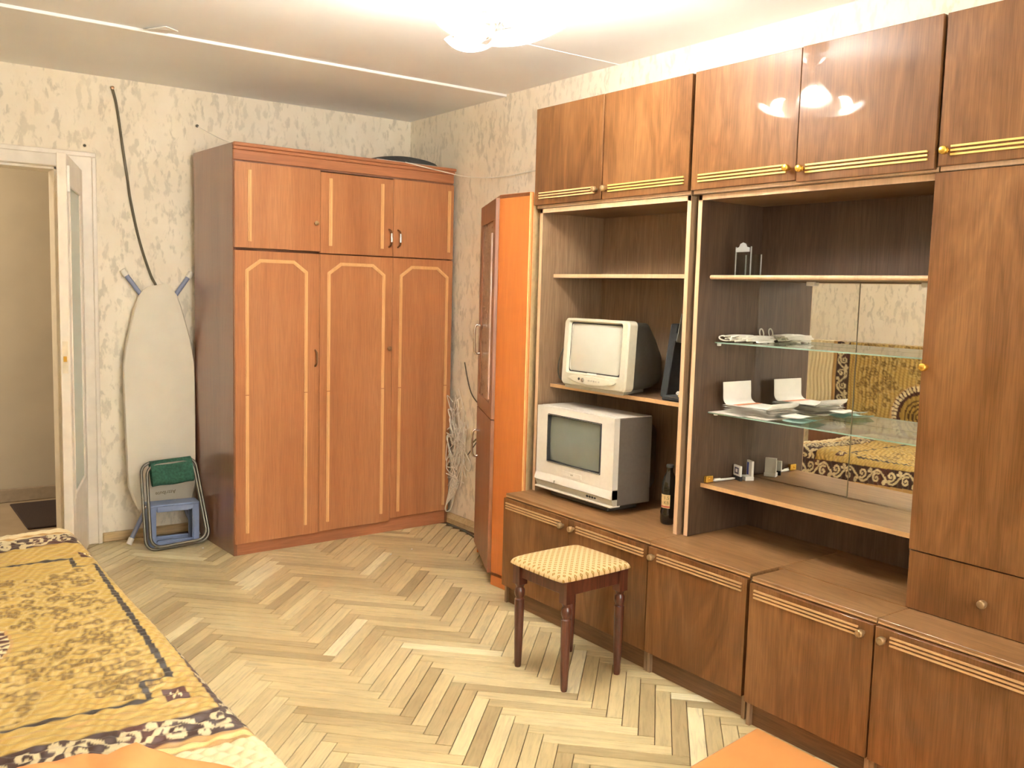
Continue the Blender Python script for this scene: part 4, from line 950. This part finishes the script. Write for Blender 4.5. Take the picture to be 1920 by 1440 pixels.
def weave(a, b, side):
    """colours of the spread. a = distance inward from the right dark line (negative: towards/over the edge), b = y"""
    n = len(a); C = np.empty((n,3)); C[:] = cols['gold']
    rip = .5+.5*np.sin((b*1.0+a*.35)*2*PI/.021+2*np.sin(a*31)); C = C*(1-.38*rip[:,None]) + np.array(cols['pale'])*(.38*rip[:,None])
    def put(m, c): C[m] = cols[c] if isinstance(c, str) else c
    field = (a > .012) & (b < -1.92) & (b > -3.19)
    # floral scrolls
    idx = np.where(field & (a < .75))[0]
    if len(idx):
        d = near_curve(a[idx], b[idx], motif, 8000); k = np.clip(1-np.abs(d-.0)/.0062, 0, 1)**.7; C[idx] = C[idx]*(1-.85*k[:,None]) + np.array(cols['deep'])*(.85*k[:,None])
        k2 = np.clip(1-np.abs(d-.013)/.004, 0, 1)*.35; C[idx] = C[idx]*(1-k2[:,None]) + np.array(cols['cream'])*k2[:,None]
    # medallion
    mr = np.hypot(a-.56, (b+2.62)*1.0); ang = np.arctan2(b+2.62, a-.56)
    put((mr < .245) & (mr > .236), 'tan'); ringz = (mr <= .236) & (mr > .19); put(ringz, 'cream'); put(ringz & (np.mod(ang*46/(2*PI), 1) < .3), 'brown2'); put((mr <= .19) & (mr > .165), 'brown2'); put((mr <= .165), 'gold'); put((mr <= .15) & (np.mod(mr, .03) < .012), 'deep')
    lw = .009
    # dark key line: right, far and near runs with stepped corners
    put((np.abs(a) < lw) & (b < -1.99) & (b > -3.10), 'dark')
    for s, b1, b2 in ((1, -1.99, -1.885), (-1, -3.10, -3.205)):
        put((a > -lw) & (a < .075) & (np.abs(b-b1) < lw*.9), 'dark'); put((np.abs(a-.070) < lw*.9) & (np.abs(b-(b1+b2)/2) < abs(b1-b2)/2+lw), 'dark'); put((a > .065) & (np.abs(b-b2) < lw), 'dark')
        put((np.abs(b-(b2+s*.052)) < .003), 'tan')
    put((np.abs(a+.035) < .0025) & (b < -1.9) & (b > -3.2) & (np.mod(b, .018) < .011), 'tan')
    # corner flowers
    for b0 in (-1.855, -3.205):
        fx, fy = a-.010+.0, b-b0; q = (np.abs(fx) < .027) & (np.abs(fy) < .032); put(q, 'brown2')
        rr_ = np.hypot(fx, fy); an = np.arctan2(fy, fx); put(q & (rr_ < .013+.007*np.cos(an*6)), 'cream'); put(q & (rr_ < .006), 'gold')
    # borders: far end, near end, right side
    def border(m, s, h, w):
        i = np.where(m)[0]
        if not len(i): return
        C[i] = cols['brown']; sc_ = scroll(s[i], h[i], w)
        base = np.array(cols['cream'])*.82; C[i[sc_]] = base
        red = (np.sin(s[i]*2*PI/.46) > .75) & ~sc_; C[i[red]] = cols['brown2']
    far = (b > -1.70); near = (b < -3.325); rt = (a < -.056)
    put((b > -1.70) | (b < -3.325) | rt, 'gold')
    bfar = (b > -1.685) & (b < -1.53) & (a > -.20); border(bfar, a, b+1.6075, .155)
    bnear = (b < -3.325) & (b > -3.445) & (a > -.19); border(bnear, a, b+3.385, .12)
    brt = (a < -.060) & (a > -.175) & (b < -1.53) & (b > -3.445); border(brt, b, a+.1175, .115)
    put((b > -1.53) & (a > -.21), 'tan'); put((b > -1.505), 'cream'); put((b > -1.545) & (b < -1.53) & (a > -.2), 'cream')
    put((b < -3.445) & (b > -3.51) & (a > -.25), 'tan'); put((b < -3.465) & (b > -3.485) & (a > -.25), 'pale'); put(b < -3.51, 'cream')
    put((a < -.175) & (a > -.205) & (b < -1.53) & (b > -3.5), 'tan'); put((a < -.205), 'cream')
    return C
def colour_obj(name, verts, faces, colv, mat, parent=None, smooth=True):
    me = bpy.data.meshes.new(name); me.from_pydata(verts, [], faces)
    ca = me.color_attributes.new('weave', 'FLOAT_COLOR', 'POINT'); ca.data.foreach_set('color', np.concatenate([colv, np.ones((len(colv),1))], 1).astype(np.float32).ravel())
    if smooth: me.polygons.foreach_set('use_smooth', [True]*len(me.polygons))
    me.materials.append(mat); o = bpy.data.objects.new(name, me); link(o)
    if parent is not None: o.parent = parent
    return o
ZBED = .46; XE, YE = -2.285, -1.405; RB = .055
def arc(t, R):      # travelled distance t past the flat part -> (outward, drop)
    q = np.clip(t, 0, R*PI/2); o = R*np.sin(q/R); dz = R*(1-np.cos(q/R)); over = np.clip(t-R*PI/2, 0, None); return np.where(t < 0, t, o+over*.02), np.where(t < 0, 0, dz+over)
tx = np.concatenate([np.arange(-.98, -.62, .02), np.arange(-.62, .40, .0042)])       # across, 0 = start of the edge roll
ty = np.concatenate([np.arange(-3.95, -2.55, .02), np.arange(-2.55, .20, .0052)])     # along, 0 = start of the far roll
TX, TY = np.meshgrid(tx, ty); ox, dzx = arc(TX, RB); oy, dzy = arc(TY, RB)
Xb = XE-RB+ox; Yb = YE-RB+oy
top = ((dzx < RB) & (dzy < RB))
# ripples of the quilted satin (top), larger scale-like quilting at the near white end
py = YE-RB+np.where(TY < 0, TY, TY); px = XE-RB+TX
ph = 2*PI*(py*1.0+px*.30)/.034
rip = .0031*np.sin(ph+1.4*np.sin(px*22)+.8*np.sin(px*57+py*13)) + .0016*np.sin(2*PI*(py*.7-px*.9)/.052+2*np.sin(py*17))
quil = .0105*np.abs(np.sin(2*PI*(px+.5*py)/.075))*np.abs(np.sin(2*PI*(py-.2*px)/.060))
whit = np.clip((-3.49-py)/.03, 0, 1); bumpz = rip*(1-whit)+quil*whit
Zb = ZBED-dzx-dzy+bumpz*np.clip(1-(dzx+dzy)/.05, .12, 1)+.006*np.sin(px*9+1)*np.sin(py*5)
Xb = Xb+np.where(dzx > .03, np.minimum(bumpz, .004), 0)+.010*np.where(py < -3.2, np.clip((-3.2-py)/.3, 0, 1), 0)*np.clip((TX+.2)/.2, 0, 1)
Yb = Yb+np.where(dzy > .03, bumpz*1.2, 0)
Zb = np.maximum(Zb, .10)
lineX = -2.318 + .052*(py+2.04)
Aco = (lineX-px).ravel(); Bco = py.ravel()
Cw = weave(Aco, Bco, 0)
V = np.stack([Xb, Yb, Zb], -1).reshape(-1,3); nx_ = len(tx); ny_ = len(ty)
ii, jj = np.meshgrid(np.arange(ny_-1), np.arange(nx_-1), indexing='ij'); q = (ii*nx_+jj).ravel(); F = np.stack([q, q+1, q+nx_+1, q+nx_], 1)
bed = thing('sofa_bed', 'low opened sofa bed beneath the golden spread at the left', 'bed', (-2.8, -3.4, 0))
obj('mattress', box(-3.30, -2.345, -5.35, -1.48, .24, .395), plain('mattress_cloth', (.45,.36,.24), .9), bed, bevel=.03, seg=3)
obj('bed_frame', box(-3.30, -2.36, -5.35, -1.50, .06, .238), m_ward_side, bed, bevel=.004)
for x in (-3.2, -2.42):
    for y in (-5.25, -1.6): obj('leg', box(x-.025, x+.025, y-.025, y+.025, 0, .06), m_legwood, bed)
sp = colour_obj('bedspread', V.tolist(), F.tolist(), Cw, m_spread); tag(sp, 'golden woven bedspread with brown scroll borders lying on the sofa bed', 'bedspread')
# sofa back with matching cover
sb = bed
obj('backrest', box(-3.515, -3.365, -4.0, -.82, .05, 1.12), m_ward_side, sb, bevel=.02, seg=2)
gy = np.arange(-4.02, -.78, .008); gz = np.concatenate([np.arange(.47, 1.135, .008), np.arange(1.135, 1.30, .03)])
GY, GZZ = np.meshgrid(gy, gz); over = np.clip(GZZ-1.135, 0, .15)
Xs = -3.352-over+.004*np.sin(2*PI*GY/.034+1.3*np.sin(GZZ*20)); Zs = np.minimum(GZZ, 1.135)+.002*np.sin(2*PI*GY/.05)
aa = (-1.24-GY).ravel(); bb = (-2.62+(GZZ-.62)).ravel()
Cs = weave(aa*1.0, np.clip(bb, -3.1, -2.0), 0); red_ = aa < -.05
nsx = len(gy); ii, jj = np.meshgrid(np.arange(len(gz)-1), np.arange(nsx-1), indexing='ij'); q = (ii*nsx+jj).ravel()
so = colour_obj('sofa_cover', np.stack([Xs, GY, Zs], -1).reshape(-1,3).tolist(), np.stack([q, q+1, q+nsx+1, q+nsx], 1).tolist(), Cs, m_spread); tag(so, 'matching golden cover with brown border draped over the sofa back', 'sofa cover')
# orange cloth in the near left corner of the bed
rows = []; cr_ = random.Random(4)
for i in range(34):
    s = i/33; row = []
    for j in range(40):
        u = j/39; x = -3.25+.86*u
        front = -3.445-.145*max(0, (u-.45)/.55)**1.5 - .18*max(0, (u-.78)/.22)**2 +.012*math.sin(u*21)+.008*math.sin(u*47)
        y = front-.75*s; e = min(1, s*14)**.5
        z = ZBED+.036+.016*e*(.7+.3*math.sin(u*9+s*4))+.009*math.sin(u*31+s*14+2*math.sin(s*9))*e+.006*math.sin(u*57-s*30)*e+.030*math.exp(-((u-.785)/.022)**2)*math.exp(-(s/.10)**2)
        row.append((x, y, z))
    rows.append(row)
m = MB().grid(rows); m.grid([[(p[0], p[1], p[2]-.006) for p in r] for r in rows])
tag(obj('orange_cloth', m, m_orangecloth, smooth=60), 'crumpled bright orange cloth lying at the near end of the bedspread', 'cloth')
# hall mat
tag(obj('door_mat', box(-2.18, -1.55, .47, 1.17, .0, .012), m_rug, bevel=.004), 'dark brown mat on the hall floor beyond the door', 'mat')

# ================================================================== CHANDELIER
LX, LY = -1.28, -2.835
ch = thing('chandelier', 'three-arm ceiling lamp with lit bulbs over curved glass dishes', 'lamp', (LX, LY, ZC+.012))
zr = ZC+.012
obj('ceiling_rose', MB().lathe([(.055,0),(.062,-.012),(.058,-.022),(.022,-.030),(.020,-.050),(.055,-.058),(.060,-.066),(.040,-.082),(.016,-.092),(.012,-.115),(.008,-.12)], 24, (LX,LY,zr)), m_nickel, ch, smooth=40)
obj('stem', MB().lathe([(.007,-.115),(.007,-.215)], 12, (LX,LY,zr)), m_nickel, ch, smooth=50)
obj('hub', MB().lathe([(.008,-.20),(.030,-.215),(.042,-.235),(.042,-.250),(.028,-.270),(.010,-.282),(0,-.284)], 20, (LX,LY,zr)), m_nickel, ch, smooth=40)
zb = 2.305
aim = math.atan2(-.64, .77)
for k in range(3):
    a = aim+k*2*PI/3; dx, dy = math.cos(a), math.sin(a)
    def P(r, z): return (LX+dx*r, LY+dy*r, z)
    arm = obj('arm', MB().tube(spline([P(.035,zr-.245), P(.055,zb+.035), P(.060,zb+.008), P(.075,zb)], 6), .006, 8), m_nickel, ch, smooth=50)
    obj('socket', MB().lathe([(.016,0),(.018,.025),(.017,.03)], 14, P(.068,zb), (dx,dy,.12)), m_nickel, arm, smooth=50)
    bl = obj('bulb', MB().lathe([(.017,.028),(.022,.040),(.030,.068)], 18, P(.068,zb), (dx,dy,.12)), m_bulbbase, ch, smooth=50)
    obj('bulb_dome', MB().lathe([(.030,.068),(.0335,.085),(.033,.100),(.027,.116),(.015,.127),(0,.131)], 18, P(.068,zb), (dx,dy,.12)), m_bulb, bl, smooth=60)
    rows = []
    for i in range(11):
        s = i/10; r = .03+.235*s; hw = .012+.075*math.sin(PI*min(1, .12+s*.88))**.8*(1-.25*s); zc_ = zb-.052+.062*(s**2.2)
        rows.append([(LX+dx*r-dy*hw*u, LY+dy*r+dx*hw*u, zc_+.030*u*u) for u in (-1,-.75,-.5,-.25,0,.25,.5,.75,1)])
    obj('glass_dish', MB().grid(rows), m_milk, ch, smooth=60, solid=.004)
# dim hall lamp beyond the doorway
hl = bpy.data.lights.new('hall_lamp', 'POINT'); hl.energy = HALL; hl.color = (1,.82,.58); hl.shadow_soft_size = .1
ho = bpy.data.objects.new('hall_lamp', hl); ho.location = (-3.2, .7, 2.3); link(ho)
